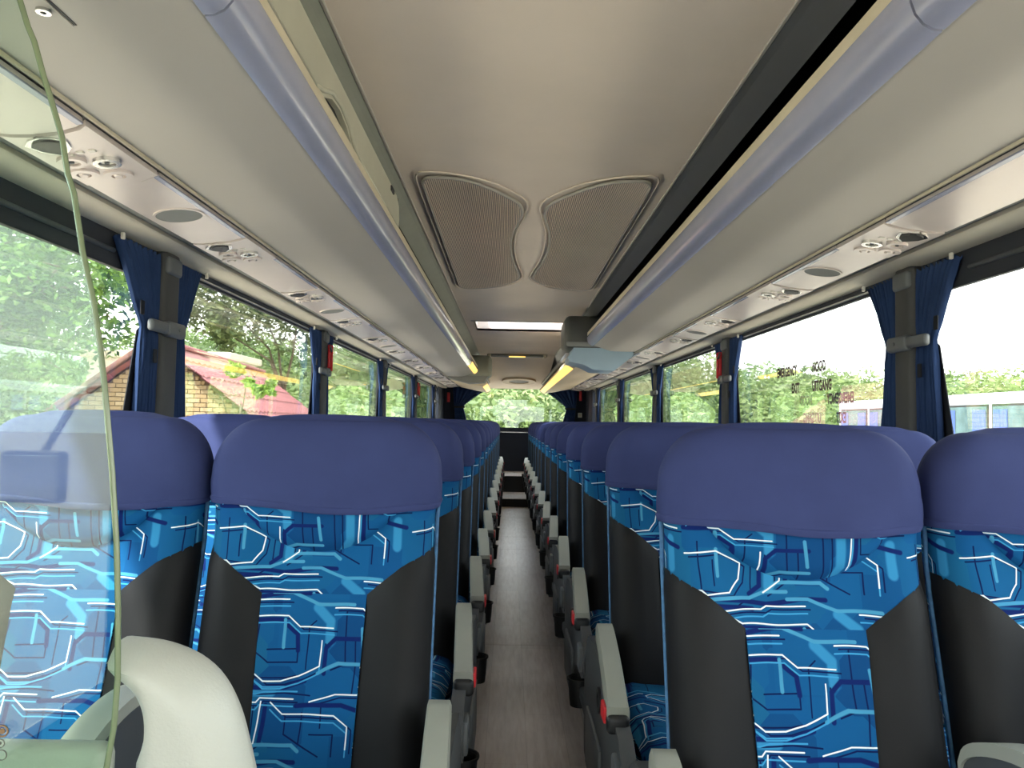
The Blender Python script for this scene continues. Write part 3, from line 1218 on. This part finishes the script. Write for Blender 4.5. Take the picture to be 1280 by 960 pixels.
def cup_mb(c, r, h):
    x, y, z = c
    prof = [(r * .82, 0), (r * .9, h * .3), (r, h), (r + .004, h), (r + .004, h - .006), (r - .003, h - .004), (r * .75, .006), (0.001, .006)]
    n = 20
    rows = [[(x + a * math.cos(2 * math.pi * i / n), y + a * math.sin(2 * math.pi * i / n), z + b) for i in range(n)] for a, b in prof]
    mb = MB().grid(rows, closed=True)
    mb.f.append(tuple(range(n)))
    return mb


def make_seat(aisle, s, label, group):
    """s: +1 when the aisle lies towards -x of the seat"""
    t = thing('passenger_seat', label, 'bus seat', group=group)
    bk = shared('core', 'backrest', M['fabric'], t, 50)
    shared('lumbar', 'lumbar_panel', M['fabric'], bk)
    for key in ('panel_a', 'panel_b'):
        p = shared(key, 'side_panel', M['leather'], t)
        shared(key + '_piping', 'piping', M['piping'], p)
    shared('pillow', 'head_pillow', M['fabric'], t)
    cv = shared('cover', 'head_cover', M['cover'], t, 60)
    shared('hem', 'hem', M['cover'], cv)
    cu = shared('cushion', 'seat_cushion', M['fabric'], t)
    shared('inset', 'cushion_inset', M['leather'], cu)
    shared('frame', 'seat_frame', M['darkplastic'], t, 40)
    shared('leg', 'leg', M['midplastic'], t, 40)
    if aisle:
        a = armrest_mb(-s * .257, -s * .285, .682, .625, .046).build('armrest', M['arm'], t, 50)
        MB().rbox(-s * .286 - .0235, -s * .286 + .0235, -.562, -.535, .572, .610, .01, 3).build('armrest_tip', M['black'], a, 40)
        MB().rbox(*sorted((-s * .313, -s * .305)), -.53, -.48, .583, .617, .003).build('release_button', M['red'], a, label='red release button')
        poly = [(-.33, .27), (-.36, .30), (-.36, .41), (-.46, .445), (-.655, .45), (-.665, .52), (-.62, .575), (-.52, .60), (-.40, .622), (-.05, .64), (.05, .58), (.07, .47), (.07, .33), (.05, .27)]
        sh = MB().prism(smooth_loop(poly, 1), 'x', -s * .262, -s * .292).build('side_shell', M['darkplastic'], t, 30)
        MB().rbox(*sorted((-s * .303, -s * .288)), -.645, -.575, .475, .548, .006, 2).build('recline_lever', M['midplastic'], sh, 40)
        MB().rbox(*sorted((-s * .300, -s * .288)), -.34, -.05, .30, .45, .006, 2).build('shell_boss', M['midplastic'], sh, 40)
        ring = MB().ring((-s * .292, -.30, .55), .018, .03, -s * .006, 0, 18).build('pivot_cap', M['black'], sh, 40)
        cup_mb((-s * .285, .285, .328), .035, .085).build('cup_holder', M['black'], t, 40)
        MB().rbox(*sorted((-s * .25, -s * .288)), .04, .285, .355, .395, .008).build('cup_bracket', M['darkplastic'], t, 40)
    else:
        # shared middle armrest, folded part way up between the pair
        x = -s * .249
        top = chaik([(-.105, .665), (-.12, .70), (-.19, .73), (-.27, .748), (-.36, .745), (-.45, .72), (-.52, .675), (-.53, .65)], 2)
        under = [(a * .985 - .003, b - .019) for a, b in top]
        a = MB().prism(top + [(-.50, .61), (-.40, .60), (-.25, .60), (-.15, .60)], 'x', x - .020, x + .020).build('middle_armrest', M['darkplastic'], t, 30)
        MB().prism([(p, q + .002) for p, q in top] + under[::-1], 'x', x - .025, x + .025).build('armrest_pad', M['arm'], a, 30)
    return t


PITCH = .77
NROW = 14
SEATX = {(1, True): .432, (1, False): .921, (-1, True): -.465, (-1, False): -.952}
protos = {}
for side in (1, -1):
    for aisle in (True, False):
        for i in range(NROW):
            y = (1.37 if side > 0 else 1.57) + PITCH * i
            sn = 'emergency exit window side' if side > 0 else 'brick house side'
            pos = 'aisle' if aisle else 'window'
            if i == 0:
                lab = 'blue circuit patterned %s seat in the front row, %s' % (pos, sn)
            elif i == NROW - 1:
                lab = 'blue circuit patterned %s seat in the last row, %s' % (pos, sn)
            else:
                lab = 'blue circuit patterned %s seat, %s row back, %s' % (pos, ORD[i], sn)
            grp = 'passenger seats'
            loc = (SEATX[(side, aisle)], y, 0)
            key = (side, aisle)
            if key not in protos:
                protos[key] = make_seat(aisle, side, lab, grp)
                protos[key].location = loc
            else:
                dup(protos[key], loc, lab, grp)

# ------------------------------------------------------------------ curtains
def curtain_mb(sx, yp, d, top_w, seed):
    rnd = random.Random(seed)
    ph = rnd.uniform(0, 6)
    rows = []
    npl = 9
    nc = npl * 6
    tie = 1.478
    zs = [1.712, 1.70, 1.68, 1.65, 1.61, 1.57, 1.53, 1.50, 1.478, 1.455, 1.42, 1.36, 1.28, 1.18, 1.08, .98]
    for z in zs:
        if z >= tie:
            t = (1.712 - z) / (1.712 - tie)
            out = lerp(top_w, .15, t ** .85)
            inn = .053
        else:
            t = min(1, (tie - z) / .40)
            out = lerp(.15, .195, t)
            inn = .053
        amp = .008 if z > 1.69 else (.0105 if abs(z - tie) > .05 else .008)
        row = []
        for i in range(nc + 1):
            k = i / nc
            y = yp + d * (inn + (out - inn) * k)
            w = math.sin(k * npl * 2 * math.pi + ph + .5 * math.sin(z * 9 + k * 4)) * amp * (1 + .3 * math.sin(k * 17 + ph))
            x = sx * (1.2225 + w )
            row.append((x, y, z + .006 * math.sin(k * npl * 2 * math.pi)))
        rows.append(row)
    return MB().grid(rows)


nhook = 0
for sx in (-1, 1):
    sn = 'brick house side' if sx < 0 else 'emergency exit window side'
    for i, yp in enumerate(PIL):
        for d in (-1, 1):
            c = thing('window_curtain', 'tied navy curtain %s the %s window pillar, %s' % ('in front of' if d < 0 else 'behind', ORD[i], sn), 'curtain', (0, 0, 0),
                      group='tied back window curtains')
            tw = .34 if (d < 0 and i == 0 and sx < 0) else .29
            curtain_mb(sx, yp, d, tw, i * 7 + d + sx * 100).build('cloth', M['curtain'], c, True)
            if d < 0:
                MB().prism([(yp - .10, 1.49), (yp - .145, 1.46), (yp - .235, 1.10), (yp - .25, .95), (yp - .10, .95)], 'x', sx * 1.240, sx * 1.243).build('blind_lining', M['lining'], c)
                for z in (1.525, 1.385):
                    k = (.095 if z < 1.478 else .19)
                    MB().rbox(*sorted((sx * 1.202, sx * 1.206)), yp - k - .012, yp - k + .012, z - .022, z + .022, .002, 1).build('hook_tab', M['lining'], c)
            MB().rbox(*sorted((sx * 1.196, sx * 1.206)), yp + d * (tw - .01) - .006, yp + d * (tw - .01) + .006, 1.70, 1.72, .002, 1).build('curtain_glider', M['lens'], c)
    # black blind lining edge that flares beside the lower curtain of the first pillar
for sx in (-1, 1):
    c = thing('rear_curtain', 'dark navy swagged curtain gathered at the %s edge of the rear window' % ('house side' if sx < 0 else 'open sky side'), 'curtain')
    rows = []
    for j in range(13):
        t = j / 12
        z = lerp(1.76, 1.18, t)
        xi = lerp(.40, .86, min(1, t * 1.9) ** .8) if t < .55 else lerp(.87, .80, (t - .55) / .45)
        row = []
        for i in range(37):
            k = i / 36
            row.append((sx * lerp(xi, 1.05 - .05 * t, k), 12.93 + .018 * math.sin(k * 40 + t * 3), z))
        rows.append(row)
    MB().grid(rows).build('cloth', M['curtain'], c, True)
    MB().rbox(*sorted((sx * .84, sx * 1.02)), 12.90, 12.915, 1.415, 1.445, .005).build('tie_band', M['black'], c, 40)

# ------------------------------------------------------------------ emergency hammers and small wall fittings
def hammer(loc, lab, axis, sgn):
    t = thing('emergency_hammer', lab, 'hammer', loc, group='emergency hammers')
    if axis == 'x':
        MB().rbox(-.010, .010, -.013, .013, -.11, .06, .005).build('holder', M['red'], t, 40)
        MB().tube([(sgn * -.014, -.004, -.10), (sgn * -.016, -.01, .055)], .007, 8).build('handle', M['red'], t, True)
        MB().tube([(-sgn * .014, -.015, .02), (-sgn * .02, -.075, .045)], [.007, .005], 8).build('hammer_head', M['midplastic'], t, True)
    else:
        MB().rbox(-.022, .022, -.012, .012, -.09, .07, .006).build('holder', M['red'], t, 40)
        MB().tube([(0, -.016, -.08), (0, -.016, .06)], .008, 8).build('handle', M['red'], t, True)
    return t


hammer((-1.183, 4.65, 1.585), 'red emergency hammer in holder on second pillar, brick house side', 'x', -1)
hammer((-1.183, 9.18, 1.585), 'red emergency hammer on the fourth pillar, brick house side', 'x', -1)
hammer((1.183, 4.65, 1.585), 'red emergency hammer half hidden by second pillar curtain, emergency exit window side', 'x', 1)
hammer((-1.12, 12.925, 1.60), 'red emergency hammer on dark rear corner panel, brick house side', 'y', 1)
hammer((1.10, 12.925, 1.66), 'red emergency hammer on dark rear corner panel above white switch, open sky side', 'y', 1)
sw = thing('wall_switch', 'small white square switch plate on the dark rear corner panel', 'switch', (1.10, 12.99, 1.33))
MB().rbox(-.035, .035, -.012, .01, -.04, .04, .004).build('plate', M['lens'], sw)
MB().rbox(-.014, .014, -.02, -.008, -.02, .02, .003).build('rocker', M['tan'], sw)


# ------------------------------------------------------------------ lettering on the emergency window
def text(body, y, z, size, mirrored, parent, sx=.72, mat='sticker', label=None):
    cu = bpy.data.curves.new('lettering', 'FONT')
    cu.body = body
    cu.size = size
    cu.extrude = .0004
    cu.offset = .0026
    cu.space_character = 1.05
    cu.materials.append(M[mat])
    o = bpy.data.objects.new('lettering', cu)
    COL.objects.link(o)
    o.parent = parent
    # local x runs towards the front of the bus (readable from inside) or towards the rear (readable from outside)
    if not mirrored:
        o.matrix_local = Matrix(((0, 0, -1, WX - .001), (-1, 0, 0, y), (0, 1, 0, z), (0, 0, 0, 1))) @ Matrix.Diagonal((sx, 1, 1, 1))
    else:
        o.matrix_local = Matrix(((0, 0, 1, WX + .006), (1, 0, 0, y), (0, 1, 0, z), (0, 0, 0, 1))) @ Matrix.Diagonal((sx, 1, 1, 1))
    return o


win_e = bpy.data.objects.get('window_8')
text('EMERGENCY', 3.87, 1.447, .062, False, win_e)
text('NOOD', 3.42, 1.447, .062, False, win_e)
text('EXIT', 3.67, 1.362, .062, False, win_e)
text('UITGANG', 3.42, 1.362, .062, False, win_e)
text('EMERGENCY', 3.02, 1.302, .06, True, win_e)
text('NOOD', 3.44, 1.302, .06, True, win_e)
text('EXIT', 3.09, 1.222, .06, True, win_e)
text('UITGANG', 3.34, 1.222, .06, True, win_e)

# ------------------------------------------------------------------ partition behind the driver
GY = .72
ge = [(-.566, 1.60), (-.556, 1.571), (-.549, 1.556), (-.538, 1.521), (-.531, 1.502), (-.518, 1.463), (-.511, 1.428), (-.504, 1.409), (-.493, 1.352),
      (-.481, 1.307), (-.473, 1.265), (-.467, 1.228), (-.463, 1.198), (-.456, 1.146), (-.449, 1.080), (-.445, 1.021), (-.4425, .956), (-.444, .913),
      (-.449, .877), (-.462, .83)]
gp = thing('driver_partition', 'clear green-edged glass partition with pale grey moulded arch behind the driver', 'partition', (0, 0, 0))
top = [(-.60, 1.65), (-.66, 1.69), (-.75, 1.715), (-1.10, 1.72), (-1.14, 1.70), (-1.14, .83)]
poly = ge[::-1] + top[0:]
MB().prism(poly, 'y', GY, GY + .006).build('glass_pane', M['pglass'], gp)
em = MB().tube([(x + .0005, GY + .003, z) for x, z in ge[::-1]] + [(x, GY + .003, z) for x, z in top[:-1]], .0027, 8)
em.build('glass_edge', M['gedge'], gp, True)
# moulded arch that carries the pane
outer = [(-.466, .977), (-.438, .9755), (-.416, .971), (-.391, .962), (-.367, .944), (-.349, .913), (-.339, .881), (-.331, .850), (-.325, .80), (-.31, .60), (-.30, .30), (-.30, .06)]
inner = [(-.446, .946), (-.4345, .934), (-.429, .917), (-.429, .899), (-.432, .881), (-.437, .866), (-.442, .80), (-.445, .60), (-.445, .30), (-.445, .06)]



def resample(p, n):
    L = [0]
    for a, b in zip(p[:-1], p[1:]):
        L.append(L[-1] + math.hypot(b[0] - a[0], b[1] - a[1]))
    out, j = [], 0
    for i in range(n + 1):
        s = L[-1] * i / n
        while j < len(p) - 2 and L[j + 1] < s:
            j += 1
        t = (s - L[j]) / max(1e-9, L[j + 1] - L[j])
        out.append((lerp(p[j][0], p[j + 1][0], t), lerp(p[j][1], p[j + 1][1], t)))
    return out


hd = 7
oA = resample(chaik(outer[:hd + 1], 2), 24)[:-1] + resample(outer[hd:], 6)
iA = resample(chaik(inner[:6], 2), 24)[:-1] + resample(inner[5:], 6)
rows = []
for a, b in zip(oA, iA):
    ring = []
    y0, y1 = GY + .016, GY + .075
    # rounded section from the inner edge b over the outer edge a
    for k, yy in ((0.0, y0 + .02), (.08, y0 + .004), (.2, y0), (.5, y0 - .004), (.66, y0 + .001), (.84, y0 + .016), (.94, y0 + .026), (1.0, y0 + .042), (1.0, y1 - .008),
                  (.94, y1), (.06, y1), (0, y1 - .02)):
        ring.append((lerp(b[0], a[0], k), yy, lerp(b[1], a[1], k)))
    rows.append(ring)
ar = MB().grid(rows, closed=True)
ar.f.append(tuple(range(12))[::-1])
ar.f.append(tuple(range(len(ar.v) - 12, len(ar.v))))
ar.build('moulded_arch', M['moulded'], gp, 60)
MB().rbox(-1.14, -.46, GY + .02, GY + .05, .06, .885, .012, 3).build('lower_panel', M['moulded'], gp, 40)
MB().rbox(-.46, -.40, GY + .10, GY + .16, .70, .885, .012, 3).build('rear_bracket', M['moulded'], gp, 40)
# etched maker's marks on the pane: ring, bars and small lines
et = MB()
et.ring((-.5435, GY - .0012, .9085), .0042, .0056, .001, 1, 20)
et.disc((-.5435, GY - .0012, .9085), .0026, .001, 1, 12)
for x0 in (-.5545, -.5575):
    et.box(x0, x0 + .0018, GY - .0012, GY - .0004, .9045, .9125)
et.box(-.578, -.562, GY - .0012, GY - .0004, .9045, .9105)
et.build('etched_emblem', M['etch'], gp, label='etched brown emblem with ring and bars')
et = MB()
et.ring((-.545, GY - .0012, .8975), .0036, .0042, .001, 1, 18)
et.ring((-.543, GY - .0012, .887), .0042, .0048, .001, 1, 18)
et.disc((-.545, GY - .0012, .8975), .0014, .001, 1, 8)
for z, x0, x1 in ((.884, -.561, -.557), (.881, -.563, -.5545), (.876, -.566, -.553), (.869, -.562, -.5605), (.869, -.558, -.551), (.863, -.568, -.553), (.897, -.556, -.551)):
    et.box(x0, x1, GY - .0012, GY - .0004, z, z + .0016)
et.build('etched_marks', M['etchgrey'], gp)

# wing mirror for the pane; unseen driver seat added to block light and reflect
mr = thing('wing_mirror', 'dark framed wing mirror outside the driver window, reflected in the partition glass', 'mirror', (-1.72, -1.2, .98))
MB().rbox(-.11, .11, -.05, .0, -.09, .09, .02, 3).build('mirror_housing', M['black'], mr, 40)
MB().rbox(-.095, .095, -.001, .003, -.075, .075, .003).build('mirror_face', M['chrome'], mr)
MB().tube([(.02, -.03, .07), (.05, -.2, .30), (.42, -.60, .42)], .014, 8).build('mirror_arm', M['black'], mr, True)

ds = thing('unseen_driver_seat', 'unseen dark high-backed driver seat, added to block light from the windscreen', 'driver seat', (-.80, -.52, 0))
MB().rbox(-.25, .25, -.05, .12, .50, 1.38, .05, 3).build('backrest', M['lining'], ds, 40)
MB().rbox(-.25, .25, -.50, .02, .40, .52, .05, 3).build('seat_cushion', M['lining'], ds, 40)
MB().rbox(-.14, .14, -.05, .06, 1.36, 1.56, .04, 3).build('headrest', M['lining'], ds, 40)
MB().rbox(-.20, .20, -.42, -.02, .0, .40, .03, 2).build('pedestal', M['darkplastic'], ds, 40)

# ------------------------------------------------------------------ outside
GZ = -1.1
MB().box(-160, 160, -90, 60, GZ - .1, GZ).build('ground', M['ground'], **STR)
MB().box(-160, -14, 9, 60, GZ, GZ + .015).build('added_lawn', M['added_lawn'], **STR)  # darker ground cover, added to cut the light bounced from the house side
# hillside behind and on both sides
rows = []
for j in range(26):
    t = j / 25
    r = 48 + 120 * t
    row = []
    for i in range(61):
        a = math.radians(-78 + 156 * i / 60)
        z = GZ + (13.5 + 3.5 * math.sin(a * 5 + 1) + 2.0 * math.sin(a * 11)) * (1 - (1 - min(1, t * 1.2)) ** 2) * (.62 if a > .15 else 1)
        row.append((r * math.sin(a), r * math.cos(a), z - .2))
    rows.append(row)
MB().grid(rows).build('hill', M['hill'], None, True, **STR)


def leaf_cloud(mb, tones, rnd, c, r, n, size, sq=(1, 1, 1), shell=.35):
    for _ in range(n):
        while True:
            p = Vector((rnd.uniform(-1, 1), rnd.uniform(-1, 1), rnd.uniform(-1, 1)))
            if p.length <= 1 and p.length > shell * rnd.random():
                break
        q = Vector((c[0] + p.x * r * sq[0], c[1] + p.y * r * sq[1], c[2] + p.z * r * sq[2]))
        a = Vector((rnd.gauss(0, 1), rnd.gauss(0, 1), rnd.gauss(0, .6))).normalized()
        b = a.cross(Vector((rnd.gauss(0, 1), rnd.gauss(0, 1), rnd.gauss(0, 1)))).normalized()
        s = size * rnd.uniform(.6, 1.3)
        o = len(mb.v)
        mb.v += [tuple(q - a * s), tuple(q + b * s * .42), tuple(q + a * s), tuple(q - b * s * .42)]
        mb.f.append((o, o + 1, o + 2, o + 3))
        tones.append(rnd.random())


def leaf_build(mb, tones, name, mat, parent=None, **kw):
    me = bpy.data.meshes.new(name)
    me.from_pydata(mb.v, [], mb.f)
    at = me.attributes.new('tone', 'FLOAT', 'FACE')
    at.data.foreach_set('value', tones)
    me.materials.append(mat)
    return link(name, me, parent, **kw)


def tree(label, base, trunk_top, clumps, size, mat, seed, tr=.16, group='trees beside the house'):
    rnd = random.Random(seed)
    t = thing('leafy_tree', label, 'tree', base, group=group)
    B = Vector(base)
    tp = Vector(trunk_top) - B
    mb = MB().tube([(0, 0, 0), tp * .5 + Vector((.1, .05, 0)), tp], [tr, tr * .8, tr * .55], 9)
    mb.build('trunk', M['bark'], t, True)
    br = MB()
    lv, tones = MB(), []
    for (c, r, n, sq) in clumps:
        cc = Vector(c) - B
        mid = (tp * .75 + cc * .25) + Vector((rnd.uniform(-.3, .3), rnd.uniform(-.3, .3), rnd.uniform(-.1, .3)))
        br.tube([tp * .8, mid, cc], [tr * .45, tr * .3, tr * .1], 6)
        for k in range(5):
            d = Vector((rnd.gauss(0, 1), rnd.gauss(0, 1), rnd.gauss(0, .7))).normalized() * r * .9
            br.tube([cc * .85 + mid * .15, cc + d * .5 + Vector((0, 0, .1)), cc + d], [tr * .16, tr * .1, tr * .03], 5)
        # leaves gathered in sub-clusters so that gaps of sky remain
        m = max(6, n // 60)
        for _ in range(m):
            p = Vector((rnd.gauss(0, .5), rnd.gauss(0, .5), rnd.gauss(0, .5)))
            if p.length > 1:
                p.normalize()
            q = (cc.x + p.x * r * sq[0], cc.y + p.y * r * sq[1], cc.z + p.z * r * sq[2])
            leaf_cloud(lv, tones, rnd, q, r * .24, n // m, size, shell=.1)
    br.build('branches', M['bark'], t, True)
    leaf_build(lv, tones, 'foliage', mat, t, kind='stuff')
    return t


tree('tall fresh green tree spreading beside the brick gable', (-11.0, 12.0, GZ), (-10.2, 11.6, 2.6),
     [((-5.5, 9.4, 2.75), 1.15, 3400, (1, .8, .8)), ((-6.5, 9.8, 2.0), 1.0, 2600, (1, .8, .9)), ((-7.4, 9.8, 2.9), 1.3, 3200, (1, .8, .9)), ((-8.2, 10.5, 4.2), 2.4, 6000, (1, 1, .8)), ((-9.6, 11.6, 2.6), 2.2, 5600, (1, 1, .9)), ((-11.5, 13, 3.6), 2.6, 2600, (1, 1, 1)), ((-6.0, 10.0, 4.6), 1.6, 1800, (1, 1, .7)),
      ((-9.8, 11.2, 1.1), 1.3, 2800, (1.2, 1, .7))], .062, M['leaf'], 3)
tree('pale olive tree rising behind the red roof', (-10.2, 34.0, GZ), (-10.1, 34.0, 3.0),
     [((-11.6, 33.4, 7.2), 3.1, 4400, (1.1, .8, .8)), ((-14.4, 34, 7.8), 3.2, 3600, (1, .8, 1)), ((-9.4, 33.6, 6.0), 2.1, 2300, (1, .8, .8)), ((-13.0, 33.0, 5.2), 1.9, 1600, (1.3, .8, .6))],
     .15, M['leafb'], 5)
tree('bushy green tree half hidden behind the gable ridge', (-17.5, 24.0, GZ), (-17.4, 24.0, 3.4),
     [((-15.6, 23.0, 5.0), 2.6, 3200, (1, 1, .9)), ((-17.5, 24.0, 6.2), 2.8, 2800, (1, 1, 1)), ((-19.5, 24.0, 4.0), 2.8, 2400, (1, 1, .9)), ((-14.6, 23.0, 7.3), 2.2, 2000, (1, 1, .8))], .14,
     M['leaf'], 9)
tree('slender sapling with bright leaf spray before the red roof', (-3.35, 9.0, GZ), (-3.2, 8.9, 1.35),
     [((-3.0, 8.8, 1.66), .24, 420, (1.3, 1, .7)), ((-2.85, 8.8, 1.50), .14, 160, (1, 1, 1.2))], .055, M['leafbright'], 12, tr=.02)
# woods on the hillside: uncountable crowns
rnd = random.Random(21)
lv, tones = MB(), []
for _ in range(560):
    a = math.radians(rnd.uniform(-74, 74))
    r = rnd.uniform(49, 105)
    t = (r - 48) / 120
    z = GZ + (13.5 + 3.5 * math.sin(a * 5 + 1) + 2.0 * math.sin(a * 11)) * (1 - (1 - min(1, t * 1.2)) ** 2) * (.62 if a > .15 else 1)
    R_ = rnd.uniform(1.6, 3.2)
    tone = rnd.random()
    n0 = len(tones)
    leaf_cloud(lv, tones, rnd, (r * math.sin(a), r * math.cos(a), z + R_ * .55), R_, 300, .30, (1.1, 1.1, .85), .7)
    for k in range(n0, len(tones)):
        tones[k] = min(1, max(0, tone * .7 + tones[k] * .3))
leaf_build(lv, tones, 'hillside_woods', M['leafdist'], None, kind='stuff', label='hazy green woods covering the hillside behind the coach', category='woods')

# ---- brick house with red sheet roof
HO = Vector((-6.75, 14.6, 0))
hs = thing('brick_house', 'yellow brick gable house with red sheet roof beyond the house side windows', 'house', HO)
PK, EV, HWD = 2.50, .54, 2.55          # apex height, eaves height, half width
rotR = Matrix.Rotation(math.radians(6.5), 4, 'Z')


def HP(x, y, z):
    return tuple(rotR @ Vector((x, y, z)))


gw = MB()
gpoly = [(-HWD, GZ), (HWD, GZ), (HWD, EV), (0, PK), (-HWD, EV)]
gw.prism(gpoly, 'y', .02, .22)
gw.box(HWD - .2, HWD, .2, 9, GZ, EV).box(-HWD, -HWD + .2, .2, 9, GZ, EV)
gwall = gw.build('gable_wall', M['mortar'], hs)
# single bricks where the gable shows over the seats; the rest joined
BL, BH, J = .225, .073, .012
me_b = []
for mt in ('brick', 'brickb'):
    o = MB().rbox(0, BL, -.012, .03, 0, BH, .004, 1).build('brick', M[mt], gwall)
    me_b.append(o.data)
    bpy.data.objects.remove(o)
rest = MB()
rest_n = 0
nb = 0
cand = []
row = 0
z = GZ
while z < PK - .05:
    lim = HWD if z + BH < EV else HWD * (PK - z - BH) / (PK - EV)
    x = -HWD + (0 if row % 2 == 0 else -(BL + J) / 2)
    while x < HWD:
        a, b = max(x, -lim), min(x + BL, lim)
        if b - a > .05:
            cand.append((a, b, z, b - a > BL - .001))
        x += BL + J
    z += BH + J
    row += 1
cand.sort(key=lambda q: -q[2])
for a, b, z, full in cand:
    if full and nb < 298 and z > .95:
        nb += 1
        o = link('brick', me_b[(nb * 7 + nb // 5) % 2], gwall)
        o.location = (a, rnd.uniform(-.003, .003), z)
    else:
        rest.box(a, b, -.01, .03, z, z + BH)
rest.build('bricks', M['brick'], gwall, kind='stuff')
# roof: two slopes of corrugated sheet courses, barge tiles up the gable
sl = math.atan2(PK - EV, HWD)
for sg in (1, -1):
    rf_ = bpy.data.objects.new('roof_slope', None)
    COL.objects.link(rf_)
    rf_.parent = hs
    nco = 7
    LEN = math.hypot(PK - EV, HWD) + .45
    for cidx in range(nco):
        s0, s1 = LEN * cidx / nco, LEN * (cidx + 1) / nco + .03
        rows = []
        for (s, lift) in ((s0, .012), (s1, .045), (s1, .02), (s0, -.012)):
            rw = []
            for i in range(97):
                y = -.30 + 9.6 * i / 96
                w = .022 * math.sin(i * math.pi / 2)
                rw.append((sg * s * math.cos(sl), y, PK + .06 - s * math.sin(sl) + lift + w))
            rows.append(rw)
        MB().grid(rows + [rows[0]]).build('roof_course', M['roofred'], rf_)
    # barge
    if sg < 0:
        for k in range(8):
            s = .1 + k * .42
            MB().rbox(0, .44, -.36, -.06, .03, .12, .02, 2, mtx=Matrix.Translation((-s * math.cos(sl), 0, PK + .05 - s * math.sin(sl))) @ Matrix.Rotation(-(math.pi - sl) + math.pi * 0, 4, 'Y') if False else Matrix.Translation((-s * math.cos(sl) - .44 * math.cos(sl), 0, PK + .05 - (s + .44) * math.sin(sl))) @ Matrix.Rotation(-sl, 4, 'Y')).build(
                'barge_tile', M['rooftile'], rf_, 40)
for k in range(8):
    MB().rbox(-.14, .14, -.3 + k * 1.2, .88 + k * 1.2, PK + .05, PK + .15, .05, 3).build('ridge_tile', M['roofred'] if k else M['rooftile'], hs, 40)
for ch in list(hs.children):
    pass
hs.rotation_euler = (0, 0, math.radians(6.5))
# added pale block behind the roof, standing in for a window reflection
an = thing('reflection_annex', 'added cream block with fascia and small windows above the red roof, imitating a glass reflection', 'house', (-12.1, 26.5, GZ - .30))
MB().box(-2.6, 2.2, 0, 3, 0, 4.55).build('wall', M['cream'], an)
MB().rbox(-2.8, 2.4, -.15, 3.2, 4.55, 4.8, .03).build('fascia', M['trimcream'], an)
for k in range(3):
    f = MB().rbox(-.3 + k * .8, .35 + k * .8, -.05, .02, 3.75, 4.45, .02).build('window_frame', M['lens'], an)
    MB().box(-.25 + k * .8, .30 + k * .8, -.06, -.03, 3.8, 4.4).build('pane', M['rooftile'] if k != 1 else M['busglass'], f)

# ---- neighbouring coach parked on the open side
nb_ = thing('parked_coach', 'pale parked coach with blue curtains beyond the emergency exit window', 'coach', (10.0, 3.0, GZ))
MB().rbox(0, 2.5, 0, 20.6, .55, 3.10, .09, 3).build('body', M['busbody'], nb_, 40)
for k in range(11):
    y0 = .35 + k * 1.83
    f = MB().rbox(-.015, .02, y0, y0 + 1.72, 1.75, 2.86, .012).build('window_frame', M['black'], nb_)
    MB().box(-.022, -.012, y0 + .05, y0 + 1.67, 1.80, 2.81).build('pane', M['busglass'], f)
    for q in range(2):
        yc = y0 + .08 + q * 1.1
        rows = []
        for zz in (1.82, 2.3, 2.74):
            rows.append([(-.034 + .007 * math.sin(i * 1.6), yc + .45 * i / 14, zz) for i in range(15)])
        MB().grid(rows).build('curtain_panel', M['buscurtain'], f, True)
for y in (3.0, 15.5, 17.0):
    w_ = MB().disc((-.02, y, .5), .5, .3, 0, 24).build('wheel', M['tyre'], nb_, 40)
    MB().disc((-.035, y, .5), .26, .03, 0, 18).build('hub', M['metal'], w_, 40)
